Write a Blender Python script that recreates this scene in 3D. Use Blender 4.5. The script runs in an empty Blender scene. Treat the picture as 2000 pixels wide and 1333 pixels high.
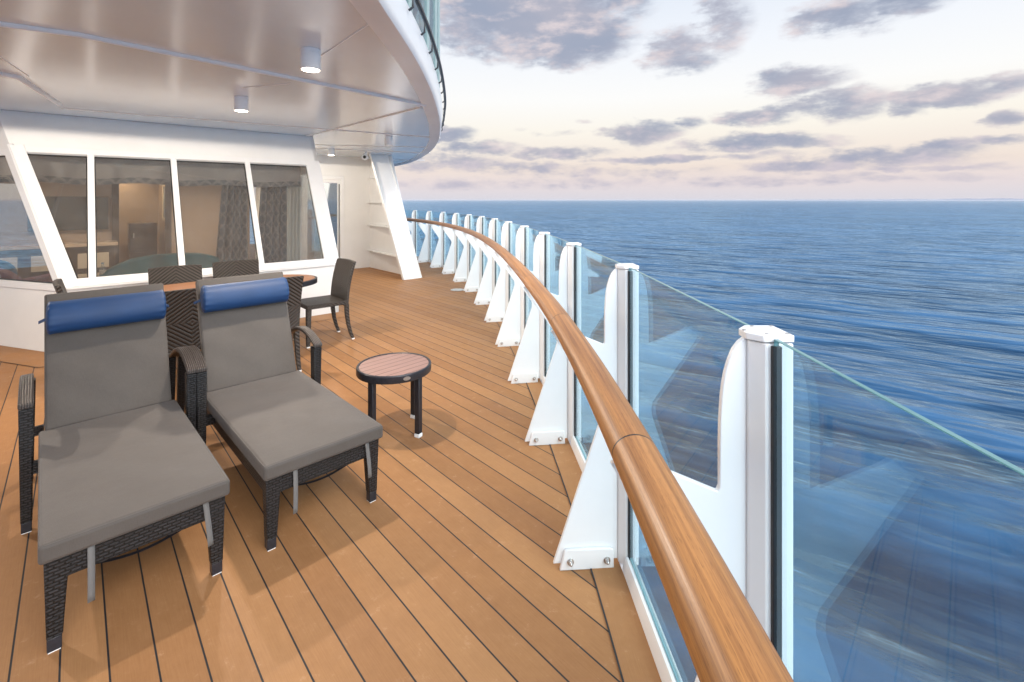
import bpy, bmesh, math, random
from mathutils import Vector, Matrix
random.seed(7)
S = bpy.context.scene
C = S.collection
R = math.radians

# ------------------------------------------------------------------ camera
F, U0, V0, EYE = 945.0, 1000.0, 391.0, 1.6
cam_d = bpy.data.cameras.new('camera'); cam = bpy.data.objects.new('camera', cam_d); C.objects.link(cam)
cam.location = (0, 0, EYE); cam.rotation_euler = (R(90), 0, 0)
cam_d.sensor_width = 36; cam_d.lens = F / 2000 * 36; cam_d.shift_y = -(666.5 - V0) / 2000
cam_d.clip_start = 0.05; cam_d.clip_end = 200000
S.camera = cam
S.view_settings.view_transform = 'Standard'; S.view_settings.look = 'None'
S.view_settings.exposure = 0.25; S.view_settings.gamma = 1.0; S.view_settings.use_curve_mapping = False

# ------------------------------------------------------------------ world : dusk sky with clouds
SUN_AZ, SUN_EL = R(142), R(40)          # azimuth clockwise from +Y : behind the camera, over the sea
def build_world():
    w = bpy.data.worlds.new('World'); S.world = w; w.use_nodes = True
    nt = w.node_tree; nt.nodes.clear(); L = nt.links.new
    def nd(t, **kw):
        n = nt.nodes.new(t)
        for k, v in kw.items(): setattr(n, k, v)
        return n
    def put(sock, v):
        if isinstance(v, (int, float)): sock.default_value = v
        elif isinstance(v, tuple): sock.default_value = v
        else: L(v, sock)
    def M(op, a, b=0.0, c=0.0, clamp=False):
        n = nd('ShaderNodeMath', operation=op, use_clamp=clamp)
        for i, v in enumerate((a, b, c)): put(n.inputs[i], v)
        return n.outputs[0]
    def V(op, a, b=(0, 0, 0)):
        n = nd('ShaderNodeVectorMath', operation=op); put(n.inputs[0], a); put(n.inputs[1], b)
        return n.outputs[1] if op in ('LENGTH', 'DOT_PRODUCT') else n.outputs[0]
    def mix(f, a, b):
        n = nd('ShaderNodeMix', data_type='RGBA'); put(n.inputs[0], f); put(n.inputs[6], a); put(n.inputs[7], b)
        return n.outputs[2]
    def ss(v, lo, hi):
        n = nd('ShaderNodeMapRange', interpolation_type='SMOOTHSTEP'); put(n.inputs[0], v); n.inputs[1].default_value = lo; n.inputs[2].default_value = hi
        return n.outputs[0]
    def ramp(v, pts):
        n = nd('ShaderNodeValToRGB'); L(v, n.inputs[0]); e = n.color_ramp.elements
        while len(e) < len(pts): e.new(0.5)
        for el, (p, c) in zip(e, pts): el.position = p; el.color = (*c, 1)
        return n.outputs[0]
    def noise(vec, scale, detail=5, rough=0.55):
        n = nd('ShaderNodeTexNoise'); L(vec, n.inputs['Vector']); n.inputs['Scale'].default_value = scale
        n.inputs['Detail'].default_value = detail; n.inputs['Roughness'].default_value = rough
        return n
    d = nd('ShaderNodeTexCoord').outputs['Generated']
    sx = nd('ShaderNodeSeparateXYZ'); L(d, sx.inputs[0]); x, y, z = sx.outputs
    az = M('ARCTAN2', x, y); el = M('ARCSINE', z)
    base = ramp(M('MAXIMUM', z, 0.0), [(0.0, (.60, .585, .64)), (0.033, (.69, .61, .61)), (0.064, (.75, .65, .585)), (0.137, (.825, .785, .71)),
                           (0.2, (.83, .83, .82)), (0.29, (.76, .79, .84)), (.37, (.68, .73, .81)), (0.6, (.58, .66, .80)), (1.0, (.50, .60, .80))])
    cb = nd('ShaderNodeCombineXYZ'); L(az, cb.inputs[0]); L(M('MULTIPLY', el, 2.4), cb.inputs[1])
    nv = cb.outputs[0]
    n1 = noise(nv, 7.0, 8, .62); n2 = noise(nv, 3.2, 3, .5); n3 = noise(nv, 22.0, 6, .6)
    wob = V('SCALE', V('SUBTRACT', n1.outputs['Color'], (.5, .5, .5))); wob.node.inputs[3].default_value = .10
    wob2 = V('SCALE', V('SUBTRACT', n3.outputs['Color'], (.5, .5, .5))); wob2.node.inputs[3].default_value = .028
    cb2 = nd('ShaderNodeCombineXYZ'); L(az, cb2.inputs[0]); L(el, cb2.inputs[1])
    wm = V('MULTIPLY', V('ADD', wob, wob2), (1.0, .42, 0))
    q = V('ADD', cb2.outputs[0], wm)
    clouds = [(1030, 22, 205, 92, 1.25), (1110, 72, 130, 56, 1.2), (930, 20, 90, 75, .95), (1190, 5, 90, 45, .9), (1080, 112, 60, 24, .8),
              (1320, 98, 75, 42, .75), (1415, 42, 58, 60, .75), (1360, 118, 50, 25, .7),
              (1640, 30, 120, 32, .8), (1760, 8, 110, 32, .8), (1700, 45, 60, 20, .6),
              (1560, 158, 105, 27, .85), (1475, 232, 95, 20, .85), (1640, 203, 110, 34, .9), (1550, 215, 80, 22, .8),
              (1860, 185, 130, 24, .95), (1950, 165, 90, 22, .95), (1770, 215, 45, 15, .6),
              (1260, 258, 80, 22, .95), (1335, 243, 48, 14, .8), (1480, 281, 165, 18, .95), (1975, 228, 55, 16, .8), (1960, 272, 75, 11, .6),
              (1720, 308, 190, 24, .9), (1840, 285, 90, 15, .85), (1590, 328, 170, 14, .75), (878, 262, 55, 18, .9), (930, 290, 95, 15, .8),
              (1100, 298, 100, 14, .85), (1250, 314, 130, 9, .8), (1410, 308, 130, 9, .7), (880, 318, 120, 20, .8), (1010, 328, 170, 14, .6),
              (1190, 338, 200, 12, .45), (1800, 330, 160, 8, .6), (1650, 352, 260, 9, .4), (1350, 352, 300, 12, .4), (1050, 360, 300, 12, .4),
              (1140, 236, 22, 6, .5), (1075, 258, 60, 8, .35)]
    tot = None
    for (u, v, hw, hh, a) in clouds:
        A = math.atan((u - U0) / F); E = math.atan((V0 - v) / F * math.cos(A)); k = math.cos(A)
        ra = hw / F * k * k * 1.22; re = hh / F * k * 1.22
        dlt = V('MULTIPLY', V('SUBTRACT', q, (A, E, 0)), (1 / ra, 1 / re, 0))
        m = M('MULTIPLY', M('SUBTRACT', 1.0, V('DOT_PRODUCT', dlt, dlt)), a)
        tot = m if tot is None else M('MAXIMUM', tot, m)
    raw = M('ADD', M('ADD', M('SUBTRACT', tot, .10), M('MULTIPLY', M('SUBTRACT', n1.outputs[0], .5), 1.7)), M('MULTIPLY', M('SUBTRACT', n3.outputs[0], .5), 1.1))
    # other clouds away from the seen part of the sky
    away = M('MULTIPLY', ss(M('ABSOLUTE', az), .95, 1.25), ss(n2.outputs[0], .5, .68))
    gen = M('MULTIPLY', away, .8)
    den = M('MAXIMUM', ss(raw, -.08, .55), gen)
    # lit tops / shaded bodies : warm pink and lavender mottling
    cool = mix(ss(n2.outputs[0], .38, .62), (.265, .305, .41, 1), (.355, .36, .44, 1))
    sh = V('ADD', nv, (-.030, .050, 0)); n1s = noise(sh, 7.0, 5, .58); n3s = noise(V('ADD', nv, (-.008, .014, 0)), 22.0, 4, .6)
    slope = M('ADD', M('SUBTRACT', n1.outputs[0], n1s.outputs[0]), M('MULTIPLY', M('SUBTRACT', n3.outputs[0], n3s.outputs[0]), .12))
    warm = mix(ss(slope, -.06, .20), cool, (.62, .545, .565, 1))
    # clouds near the horizon are paler
    body = mix(M('MULTIPLY', M('SUBTRACT', 1.0, ss(z, 0.0, .13)), .72), warm, (.40, .39, .50, 1))
    thick = ss(raw, .1, .8)
    ccol = mix(thick, mix(.45, base, body), body)
    sky = mix(M('MULTIPLY', den, .92), base, ccol)
    # sun side (behind the camera) glows brighter
    sd = (math.sin(SUN_AZ) * math.cos(SUN_EL), math.cos(SUN_AZ) * math.cos(SUN_EL), math.sin(SUN_EL))
    g = M('POWER', M('MAXIMUM', V('DOT_PRODUCT', d, sd), 0.0), 2.5)
    nish = nd('ShaderNodeTexSky', sky_type='NISHITA'); nish.sun_disc = False; nish.sun_elevation = SUN_EL; nish.sun_rotation = SUN_AZ
    ns = V('SCALE', nish.outputs[0]); ns.node.inputs[3].default_value = .12
    glow = V('SCALE', (1.0, .97, .94)); L(M('MULTIPLY', g, 1.6), glow.node.inputs[3])
    back = V('ADD', ns, glow)
    # nishita and glow only count away from the anti-solar view
    wgt = ss(y, .15, -.35)
    outc = V('ADD', sky, V('SCALE', back)); outc.node.inputs[1].links[0].from_node.inputs[3].default_value = 1
    L(wgt, outc.node.inputs[1].links[0].from_node.inputs[3])
    bg = nd('ShaderNodeBackground'); L(outc, bg.inputs[0]); bg.inputs[1].default_value = 1.0
    o = nd('ShaderNodeOutputWorld'); L(bg.outputs[0], o.inputs[0])
    w.cycles.sampling_method = 'MANUAL'; w.cycles.sample_map_resolution = 512
build_world()

sun_d = bpy.data.lights.new('sun', 'SUN'); sun = bpy.data.objects.new('sun', sun_d); C.objects.link(sun)
sun_d.energy = 1.05; sun_d.angle = R(35); sun_d.color = (1, .98, .95)
sv = Vector((math.sin(SUN_AZ) * math.cos(SUN_EL), math.cos(SUN_AZ) * math.cos(SUN_EL), math.sin(SUN_EL)))
sun.rotation_euler = sv.to_track_quat('Z', 'Y').to_euler()

# ------------------------------------------------------------------ materials
def mat(name):
    m = bpy.data.materials.new(name); m.use_nodes = True; nt = m.node_tree
    b = nt.nodes['Principled BSDF']
    return m, nt, b
class G:
    """tiny node-graph helper"""
    def __init__(s, nt): s.nt = nt
    def n(s, t, ins=None, **kw):
        q = s.nt.nodes.new(t)
        for k, v in kw.items(): setattr(q, k, v)
        for k, v in (ins or {}).items(): s.put(q.inputs[k], v)
        return q
    def put(s, sock, v):
        if hasattr(v, 'is_output'): s.nt.links.new(v, sock)
        else: sock.default_value = v
    def m(s, op, a, b=0.0, c=0.0): return s.n('ShaderNodeMath', {0: a, 1: b, 2: c}, operation=op).outputs[0]
    def mix(s, f, a, b): return s.n('ShaderNodeMix', {0: f, 6: a, 7: b}, data_type='RGBA').outputs[2]
    def mr(s, v, lo, hi, a=0.0, b=1.0, smooth=True):
        return s.n('ShaderNodeMapRange', {0: v, 1: lo, 2: hi, 3: a, 4: b}, interpolation_type='SMOOTHSTEP' if smooth else 'LINEAR').outputs[0]
    def noise(s, vec, scale, detail=3, rough=.5): return s.n('ShaderNodeTexNoise', {'Vector': vec, 'Scale': scale, 'Detail': detail, 'Roughness': rough}).outputs[0]
    def mapping(s, vec, rot=(0, 0, 0), scale=(1, 1, 1), loc=(0, 0, 0)):
        return s.n('ShaderNodeMapping', {0: vec, 1: loc, 2: rot, 3: scale}).outputs[0]
    def obj(s): return s.n('ShaderNodeTexCoord').outputs['Object']
    def uv(s): return s.n('ShaderNodeTexCoord').outputs['UV']
    def bump(s, h, strength, dist, b):
        q = s.n('ShaderNodeBump', {'Height': h, 'Strength': strength, 'Distance': dist}); s.nt.links.new(q.outputs[0], b.inputs['Normal'])
def col(c): return (*c, 1)

def plain(name, c, rough=.5, metal=0.0, spec=.5, nscale=0, namp=.06, bump=0, bscale=60, coat=0):
    m, nt, b = mat(name); g = G(nt)
    b.inputs['Roughness'].default_value = rough; b.inputs['Metallic'].default_value = metal; b.inputs['Specular IOR Level'].default_value = spec
    b.inputs['Coat Weight'].default_value = coat
    if nscale:
        n = g.noise(g.obj(), nscale, 5, .6)
        k = tuple(min(1, v * (1 + namp)) for v in c); j = tuple(v * (1 - namp) for v in c)
        g.put(b.inputs['Base Color'], g.mix(g.mr(n, .3, .7), col(j), col(k)))
    else: b.inputs['Base Color'].default_value = col(c)
    if bump: g.bump(g.noise(g.obj(), bscale, 3), bump, .01, b)
    return m
def white_paint(name, c=(.82, .82, .81), rough=.32, bump=.05, coat=0):
    m, nt, b = mat(name); g = G(nt); o = g.obj()
    n = g.noise(o, 1.7, 6, .65); n2 = g.noise(o, 45, 4, .6)
    base = g.mix(g.mr(n, .35, .75), col(c), col(tuple(v * .95 for v in c)))
    speck = g.mr(n2, .70, .78)
    base = g.mix(g.m('MULTIPLY', speck, .08), base, (.40, .34, .28, 1))
    g.put(b.inputs['Base Color'], base)
    g.put(b.inputs['Roughness'], g.mr(n, .3, .7, rough * .93, rough * 1.08))
    b.inputs['Coat Weight'].default_value = coat; b.inputs['Coat Roughness'].default_value = .20
    h = g.m('ADD', g.m('MULTIPLY', g.noise(o, 3.0, 2), 1.0), g.m('MULTIPLY', g.noise(o, 140, 2), .04))
    g.bump(h, bump, .03, b)
    return m
def glass(name, tint, f0=.045, gain=1.0, dust=0.0, dust_sheen_col=(.7, .75, .78), refl=(.95, .97, .98)):
    m = bpy.data.materials.new(name); m.use_nodes = True; nt = m.node_tree; nt.nodes.clear(); g = G(nt)
    lw = g.n('ShaderNodeLayerWeight', {0: .5}).outputs['Facing']
    fr = g.m('ADD', f0, g.m('MULTIPLY', g.m('POWER', lw, 5.0), (1 - f0) * gain))
    tr = g.n('ShaderNodeBsdfTransparent', {0: col(tint)}).outputs[0]
    gl = g.n('ShaderNodeBsdfGlossy', {'Color': col(refl), 'Roughness': .0}).outputs[0]
    a = tr
    if dust:  # diffuse veil: dust and smears plus painted pale sheen of reflections
        dust = g.m('DIVIDE', dust, g.m('ADD', g.m('SUBTRACT', 1.0, lw), .10))
        n = g.m('ADD', g.mr(g.noise(g.mapping(g.obj(), scale=(1, 1, .35)), 9, 6, .7), .35, .75, .35, 1.3), g.mr(g.noise(g.obj(), 210, 2, .5), .66, .74, 0, 1.8))
        df = g.n('ShaderNodeBsdfDiffuse', {0: col(dust_sheen_col)}).outputs[0]
        a = g.n('ShaderNodeMixShader', {0: g.m('MULTIPLY', n, dust), 1: tr, 2: df}).outputs[0]
    mx = g.n('ShaderNodeMixShader', {0: fr, 1: a, 2: gl}).outputs[0]
    o = g.n('ShaderNodeOutputMaterial'); nt.links.new(mx, o.inputs[0])
    return m
def emit(name, c, s):
    m = bpy.data.materials.new(name); m.use_nodes = True; nt = m.node_tree; nt.nodes.clear(); g = G(nt)
    e = g.n('ShaderNodeEmission', {0: col(c), 1: s}).outputs[0]; o = g.n('ShaderNodeOutputMaterial'); nt.links.new(e, o.inputs[0])
    return m

ANG = math.atan2(.67, .742)                 # deck house and planks are turned by this angle
EX = Vector((math.cos(ANG), math.sin(ANG), 0)); PY = Vector((-math.sin(ANG), math.cos(ANG), 0))

def deck_mat(name, seams=True):
    m, nt, b = mat(name); g = G(nt); o = g.obj()
    r = g.mapping(o, rot=(0, 0, -ANG)) if seams else g.uv()
    sp = g.n('ShaderNodeSeparateXYZ', {0: r})
    X, Y = sp.outputs[0], sp.outputs[1]
    q = g.m('DIVIDE', X, .1255)
    fr = g.m('FRACT', g.m('ADD', q, 50.31))
    idx = g.m('FLOOR', g.m('ADD', q, 50.31))
    if seams:
        grain = g.noise(g.mapping(r, scale=(1, .03, 1)), 260, 3, .6)
        wn = g.n('ShaderNodeTexWhiteNoise', {1: idx}, noise_dimensions='1D').outputs[0]
    else:
        grain = g.noise(g.mapping(r, scale=(.03, 1, 1)), 260, 3, .6); wn = .5
    blot = g.noise(o, 2.3, 6, .7); blot2 = g.noise(o, 14, 6, .75)
    t = g.m('ADD', g.m('MULTIPLY', grain, .38), g.m('ADD', g.m('MULTIPLY', blot, .42), g.m('ADD', g.m('MULTIPLY', blot2, .35), g.m('MULTIPLY', wn, .30) if seams else .15)))
    c = g.mix(g.mr(t, .42, .94, smooth=False), (.285, .130, .049, 1), (.428, .220, .092, 1))
    pale = g.mr(blot2, .58, .72)
    c = g.mix(g.m('MULTIPLY', pale, .34), c, (.58, .36, .22, 1))
    h = g.m('MULTIPLY', grain, .2)
    if seams:
        e = g.m('MINIMUM', fr, g.m('SUBTRACT', 1.0, fr))
        s = g.mr(e, .018, .030, 1.0, 0.0)
        c = g.mix(s, c, (.022, .023, .026, 1)); h = g.m('SUBTRACT', h, g.m('MULTIPLY', s, .6))
    g.put(b.inputs['Base Color'], c)
    g.put(b.inputs['Roughness'], g.mr(blot, .3, .7, .5, .66))
    b.inputs['Specular IOR Level'].default_value = .3
    g.bump(h, .25, .003, b)
    return m
def wicker_mat(name, c=(.026, .025, .027), warm=False):
    m, nt, b = mat(name); g = G(nt); u = g.uv()
    br = g.n('ShaderNodeTexBrick', {'Vector': u, 'Color1': col(tuple(v * 1.35 for v in c)), 'Color2': col(tuple(v * .85 for v in c)), 'Mortar': (.004, .004, .004, 1),
             'Scale': 1.0, 'Mortar Size': .0036, 'Mortar Smooth': .6, 'Brick Width': .030, 'Row Height': .0125})
    g.put(b.inputs['Base Color'], br.outputs[0])
    b.inputs['Roughness'].default_value = .42
    h = g.m('ADD', g.m('SUBTRACT', 1.0, br.outputs[1]), g.m('MULTIPLY', g.noise(u, 500, 2), .25))
    g.bump(h, 1.0, .004, b)
    return m
def chevron_mat(name, a=.80, bb=.60, pitch=.027):
    m, nt, b = mat(name); g = G(nt); sp = g.n('ShaderNodeSeparateXYZ', {0: g.uv()})
    x = g.m('ABSOLUTE', sp.outputs[0]); y = g.m('ABSOLUTE', sp.outputs[1])
    s = g.m('DIVIDE', g.m('ADD', g.m('MULTIPLY', x, bb), g.m('MULTIPLY', y, a)), pitch)
    t = g.m('DIVIDE', g.m('SUBTRACT', g.m('MULTIPLY', x, a), g.m('MULTIPLY', y, bb)), .0075)
    prof = g.m('SINE', g.m('MULTIPLY', g.m('FRACT', s), math.pi))
    rib = g.m('ABSOLUTE', g.m('SINE', g.m('MULTIPLY', g.m('ADD', t, g.m('MULTIPLY', g.m('FLOOR', s), .5)), math.pi)))
    k = g.m('MULTIPLY', prof, g.m('ADD', .62, g.m('MULTIPLY', rib, .38)))
    g.put(b.inputs['Base Color'], g.mix(k, (.003, .003, .003, 1), (.075, .060, .050, 1)))
    b.inputs['Roughness'].default_value = .4
    g.bump(k, 1.0, .006, b)
    return m
def fabric_mat(name, c):
    m, nt, b = mat(name); g = G(nt); u = g.uv(); o = g.obj()
    th = g.m('ADD', g.m('SINE', g.m('MULTIPLY', g.n('ShaderNodeSeparateXYZ', {0: u}).outputs[0], 2600.0)), g.m('SINE', g.m('MULTIPLY', g.n('ShaderNodeSeparateXYZ', {0: u}).outputs[1], 2600.0)))
    fine = g.noise(g.mapping(u, scale=(1, .12, 1)), 420, 2, .6); fine2 = g.noise(g.mapping(u, scale=(.12, 1, 1)), 420, 2, .6)
    n = g.noise(o, 4.5, 5, .65)
    t = g.m('ADD', g.m('MULTIPLY', n, .6), g.m('MULTIPLY', g.m('ADD', fine, fine2), .3))
    spk = g.mr(g.noise(o, 120, 3, .6), .70, .76)
    cc = g.mix(g.mr(t, .38, .78), col(tuple(v * .90 for v in c)), col(tuple(v * 1.08 for v in c)))
    g.put(b.inputs['Base Color'], g.mix(g.m('MULTIPLY', spk, .35), cc, col(tuple(v * .6 for v in c))))
    b.inputs['Roughness'].default_value = .62; b.inputs['Specular IOR Level'].default_value = .35; b.inputs['Sheen Weight'].default_value = .12
    h = g.m('ADD', g.m('MULTIPLY', th, .02), g.m('ADD', g.m('MULTIPLY', g.noise(o, 6, 3), 1.2), g.m('MULTIPLY', g.m('ADD', fine, fine2), .12)))
    g.bump(h, .4, .012, b)
    return m
def wood_mat(name, dark, light, rough=.42, coat=.10):
    m, nt, b = mat(name); g = G(nt); u = g.uv()
    a = g.noise(g.mapping(u, scale=(.55, 34, 1)), 2.2, 5, .6)
    c2 = g.noise(g.mapping(u, scale=(2.2, 210, 1)), 2.5, 3, .6)
    pores = g.mr(g.noise(g.mapping(u, scale=(26, 520, 1)), 1.6, 2, .5), .57, .66)
    big = g.noise(g.mapping(u, scale=(.3, 7, 1)), 1.5, 2)
    t = g.m('ADD', g.m('MULTIPLY', a, .75), g.m('ADD', g.m('MULTIPLY', c2, .30), g.m('MULTIPLY', big, .25)))
    c = g.mix(g.mr(t, .48, .82, smooth=False), col(dark), col(light))
    c = g.mix(g.m('MULTIPLY', pores, .4), c, col(tuple(v * .45 for v in dark)))
    g.put(b.inputs['Base Color'], c)
    b.inputs['Roughness'].default_value = rough; b.inputs['Coat Weight'].default_value = coat; b.inputs['Coat Roughness'].default_value = .22
    g.bump(c2, .06, .002, b)
    return m
def slat_mat(name):
    m, nt, b = mat(name); g = G(nt); o = g.obj(); sp = g.n('ShaderNodeSeparateXYZ', {0: o})
    fr = g.m('FRACT', g.m('ADD', g.m('DIVIDE', sp.outputs[0], .062), 20.5)); e = g.m('MINIMUM', fr, g.m('SUBTRACT', 1.0, fr))
    s = g.mr(e, .03, .055, 1.0, 0.0)
    gr = g.noise(g.mapping(o, scale=(1, .05, 1)), 130, 3, .6)
    c = g.mix(gr, (.235, .135, .110, 1), (.40, .25, .21, 1))
    g.put(b.inputs['Base Color'], g.mix(s, c, (.02, .012, .012, 1)))
    b.inputs['Roughness'].default_value = .34
    g.bump(g.m('SUBTRACT', 1.0, s), .4, .004, b)
    return m
def curtain_mat(name):
    m, nt, b = mat(name); g = G(nt); u = g.uv()
    def rings(off):
        sp = g.n('ShaderNodeSeparateXYZ', {0: g.mapping(u, loc=off, scale=(1 / .15, 1 / .17, 1))})
        fx = g.m('SUBTRACT', g.m('FRACT', g.m('ADD', sp.outputs[0], 40.0)), .5); fy = g.m('SUBTRACT', g.m('FRACT', g.m('ADD', sp.outputs[1], 40.0)), .5)
        d = g.m('SQRT', g.m('ADD', g.m('MULTIPLY', fx, fx), g.m('MULTIPLY', fy, fy)))
        a = g.mr(g.m('ABSOLUTE', g.m('SUBTRACT', d, .47)), .016, .03, 1.0, 0.0); c = g.mr(g.m('ABSOLUTE', g.m('SUBTRACT', d, .37)), .012, .024, 1.0, 0.0)
        return g.m('MAXIMUM', a, c)
    k = rings((0, 0, 0))
    g.put(b.inputs['Base Color'], g.mix(k, (.085, .085, .10, 1), (.33, .30, .27, 1))); b.inputs['Roughness'].default_value = .7
    return m
def sea_mat(name):
    m, nt, b = mat(name); g = G(nt); o = g.obj()
    r = g.mapping(o, rot=(0, 0, R(-58)))               # x across the ship's course, y along it
    swell = g.noise(g.mapping(r, scale=(1, .40, 1)), .040, 3, .5)
    a = g.noise(g.mapping(r, scale=(1, .30, 1)), .12, 3, .5)
    c = g.noise(g.mapping(r, scale=(1, .24, 1)), .50, 3, .5)
    big = g.noise(g.mapping(r, scale=(1, .5, 1)), .012, 3, .5)
    h = g.m('ADD', g.m('MULTIPLY', swell, 6.0), g.m('ADD', g.m('MULTIPLY', a, 4.2), g.m('MULTIPLY', c, .40)))
    t = g.m('ADD', g.m('MULTIPLY', a, .6), g.m('ADD', g.m('MULTIPLY', c, .25), g.m('MULTIPLY', big, .35)))
    base = g.mix(g.mr(t, .45, .75), (.004, .026, .066, 1), (.045, .125, .245, 1))
    # wake foam in a drawn-out streak beside the hull
    sp = g.n('ShaderNodeSeparateXYZ', {0: o}); dx, dy = 5.9, -16.5; ln = math.hypot(dx, dy); dx /= ln; dy /= ln
    px = g.m('SUBTRACT', sp.outputs[0], 54.6); py = g.m('SUBTRACT', sp.outputs[1], 63.0)
    al = g.m('ADD', g.m('MULTIPLY', px, dx), g.m('MULTIPLY', py, dy)); ac = g.m('SUBTRACT', g.m('MULTIPLY', px, -dy), g.m('MULTIPLY', py, -dx))
    acn = g.m('ADD', ac, g.m('MULTIPLY', g.m('SUBTRACT', g.noise(r, .12, 3), .5), 6.0))
    foam = g.m('MULTIPLY', g.mr(g.m('ABSOLUTE', acn), .2, 2.6, 1.0, 0.0), g.mr(al, -16.0, -4.0))
    foam = g.m('MULTIPLY', foam, g.mr(a, .42, .66))
    base = g.mix(g.m('MULTIPLY', foam, .5), base, (.62, .70, .82, 1))
    bn = g.n('ShaderNodeBump', {'Height': h, 'Strength': 1.0, 'Distance': 1.0}).outputs[0]
    df = g.n('ShaderNodeBsdfDiffuse', {'Color': base, 'Normal': bn}).outputs[0]
    gl = g.n('ShaderNodeBsdfGlossy', {'Color': (.53, .78, 1, 1), 'Roughness': .18, 'Normal': bn}).outputs[0]
    fr = g.n('ShaderNodeFresnel', {'IOR': 1.33, 'Normal': bn}).outputs[0]
    mx = g.n('ShaderNodeMixShader', {0: fr, 1: df, 2: gl}).outputs[0]
    nt.links.new(mx, nt.nodes['Material Output'].inputs[0]); nt.nodes.remove(b)
    return m

MT = dict(
    deck=deck_mat('deck_planks'), margin=deck_mat('deck_margin_board', False), caulk=plain('black_caulk', (.02, .021, .024), .6),
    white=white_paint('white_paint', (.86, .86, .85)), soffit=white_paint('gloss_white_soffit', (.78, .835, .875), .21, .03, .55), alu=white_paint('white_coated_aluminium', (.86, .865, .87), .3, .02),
    rubber=plain('black_rubber', (.012, .013, .015), .45), steel=plain('stainless_steel', (.60, .58, .56), .28, 1.0, nscale=40, namp=.15),
    glass=glass('railing_glass', (.86, .94, .955), .05, 1.0, .020, (.7, .76, .80), (.64, .88, 1.0)), glassedge=plain('green_glass_edge', (.11, .27, .28), .12, 0, .8),  # railing veil: salt dust plus whitish reflection put into the colour
    wglass=glass('window_glass', (.92, .93, .92), .13, 1.0, .045, (.62, .60, .57)), dglass=glass('door_glass', (.55, .62, .66), .25, 1.0), uglass=glass('upper_window_glass', (.55, .68, .70), .16, .45),  # window veil paints the haze of soffit and deck reflections
    teak=wood_mat('varnished_teak', (.215, .076, .018), (.58, .262, .074)), table_wood=wood_mat('table_wood', (.30, .13, .06), (.48, .24, .13), .35, .2),
    wicker=wicker_mat('dark_wicker'), chevron=chevron_mat('chevron_wicker'), fabric=fabric_mat('taupe_sling_fabric', (.092, .079, .069)),
    blue=plain('blue_vinyl', (.005, .040, .130), .55, nscale=3, namp=.12, bump=.12, bscale=14), strap=fabric_mat('grey_webbing', (.16, .155, .15)),
    darkmetal=plain('dark_powder_coat', (.022, .022, .028), .38, nscale=50, namp=.2), slat=slat_mat('slatted_tabletop'),
    curtain=curtain_mat('circle_pattern_curtain'), iwall=plain('taupe_wallpaper', (.30, .235, .19), .7, nscale=30, namp=.05), ifloor=plain('marble_floor', (.42, .33, .25), .2, nscale=4, namp=.25),
    iceil=plain('cabin_ceiling', (.5, .46, .42), .6), darkwood=plain('dark_wood', (.055, .038, .030), .35, nscale=12, namp=.3), cream=plain('cream_panel', (.46, .40, .32), .5),
    screen=plain('switched_off_screen', (.03, .034, .036), .25), teal=plain('teal_velvet', (.035, .125, .14), .75, nscale=9, namp=.15), plum=plain('plum_upholstery', (.09, .03, .065), .8, nscale=9, namp=.15),
    bluesofa=plain('blue_upholstery', (.05, .15, .27), .8, nscale=9, namp=.15), sheer=plain('pale_sheer', (.62, .62, .60), .7), grayfab=plain('grey_pelmet_fabric', (.30, .27, .26), .75, nscale=7, namp=.08),
    bottle=glass('clear_plastic', (.85, .9, .9), .12, 1.0), art=plain('blue_artwork', (.12, .18, .26), .5, nscale=22, namp=.6), lamp=emit('lit_lamp_face', (1, .86, .68), 14.0),
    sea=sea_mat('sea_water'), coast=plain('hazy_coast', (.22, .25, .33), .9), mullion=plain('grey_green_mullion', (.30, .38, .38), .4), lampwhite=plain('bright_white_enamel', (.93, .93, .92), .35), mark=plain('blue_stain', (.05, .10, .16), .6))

# ------------------------------------------------------------------ mesh helpers
def box(bm, c, s, m=None):
    r = bmesh.ops.create_cube(bm, size=1.0, matrix=(m or Matrix()) @ Matrix.Translation(c) @ Matrix.Diagonal((*s, 1)))
    return r['verts']
def prism(bm, pts, a, b, axis='z', m=None):
    """polygon extruded between a and b along axis; pts are the other two coordinates in xyz order"""
    def mk(p, t):
        v = {'z': (p[0], p[1], t), 'y': (p[0], t, p[1]), 'x': (t, p[0], p[1])}[axis]
        return bm.verts.new((m @ Vector(v)) if m else v)
    lo = [mk(p, a) for p in pts]; hi = [mk(p, b) for p in pts]; n = len(pts)
    fs = [bm.faces.new(lo), bm.faces.new(hi)]
    for i in range(n): fs.append(bm.faces.new((lo[i], lo[(i + 1) % n], hi[(i + 1) % n], hi[i])))
    bmesh.ops.recalc_face_normals(bm, faces=fs)
    return fs
def bar(bm, a, b, nrm, w, t, off=0.0):
    """rectangular bar from a to b, face normal nrm, width w across, thickness t (behind the face), pushed out by off"""
    a, b, nrm = Vector(a), Vector(b), Vector(nrm).normalized(); d = (b - a).normalized(); s = d.cross(nrm).normalized(); nrm = s.cross(d).normalized()
    vs = [[bm.verts.new(p + s * (i * w / 2) + nrm * k) for (i, k) in ((-1, off), (1, off), (1, off - t), (-1, off - t))] for p in (a, b)]
    fs = [bm.faces.new(vs[0]), bm.faces.new(vs[1])]
    for i in range(4): fs.append(bm.faces.new((vs[0][i], vs[0][(i + 1) % 4], vs[1][(i + 1) % 4], vs[1][i])))
    bmesh.ops.recalc_face_normals(bm, faces=fs)
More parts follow.
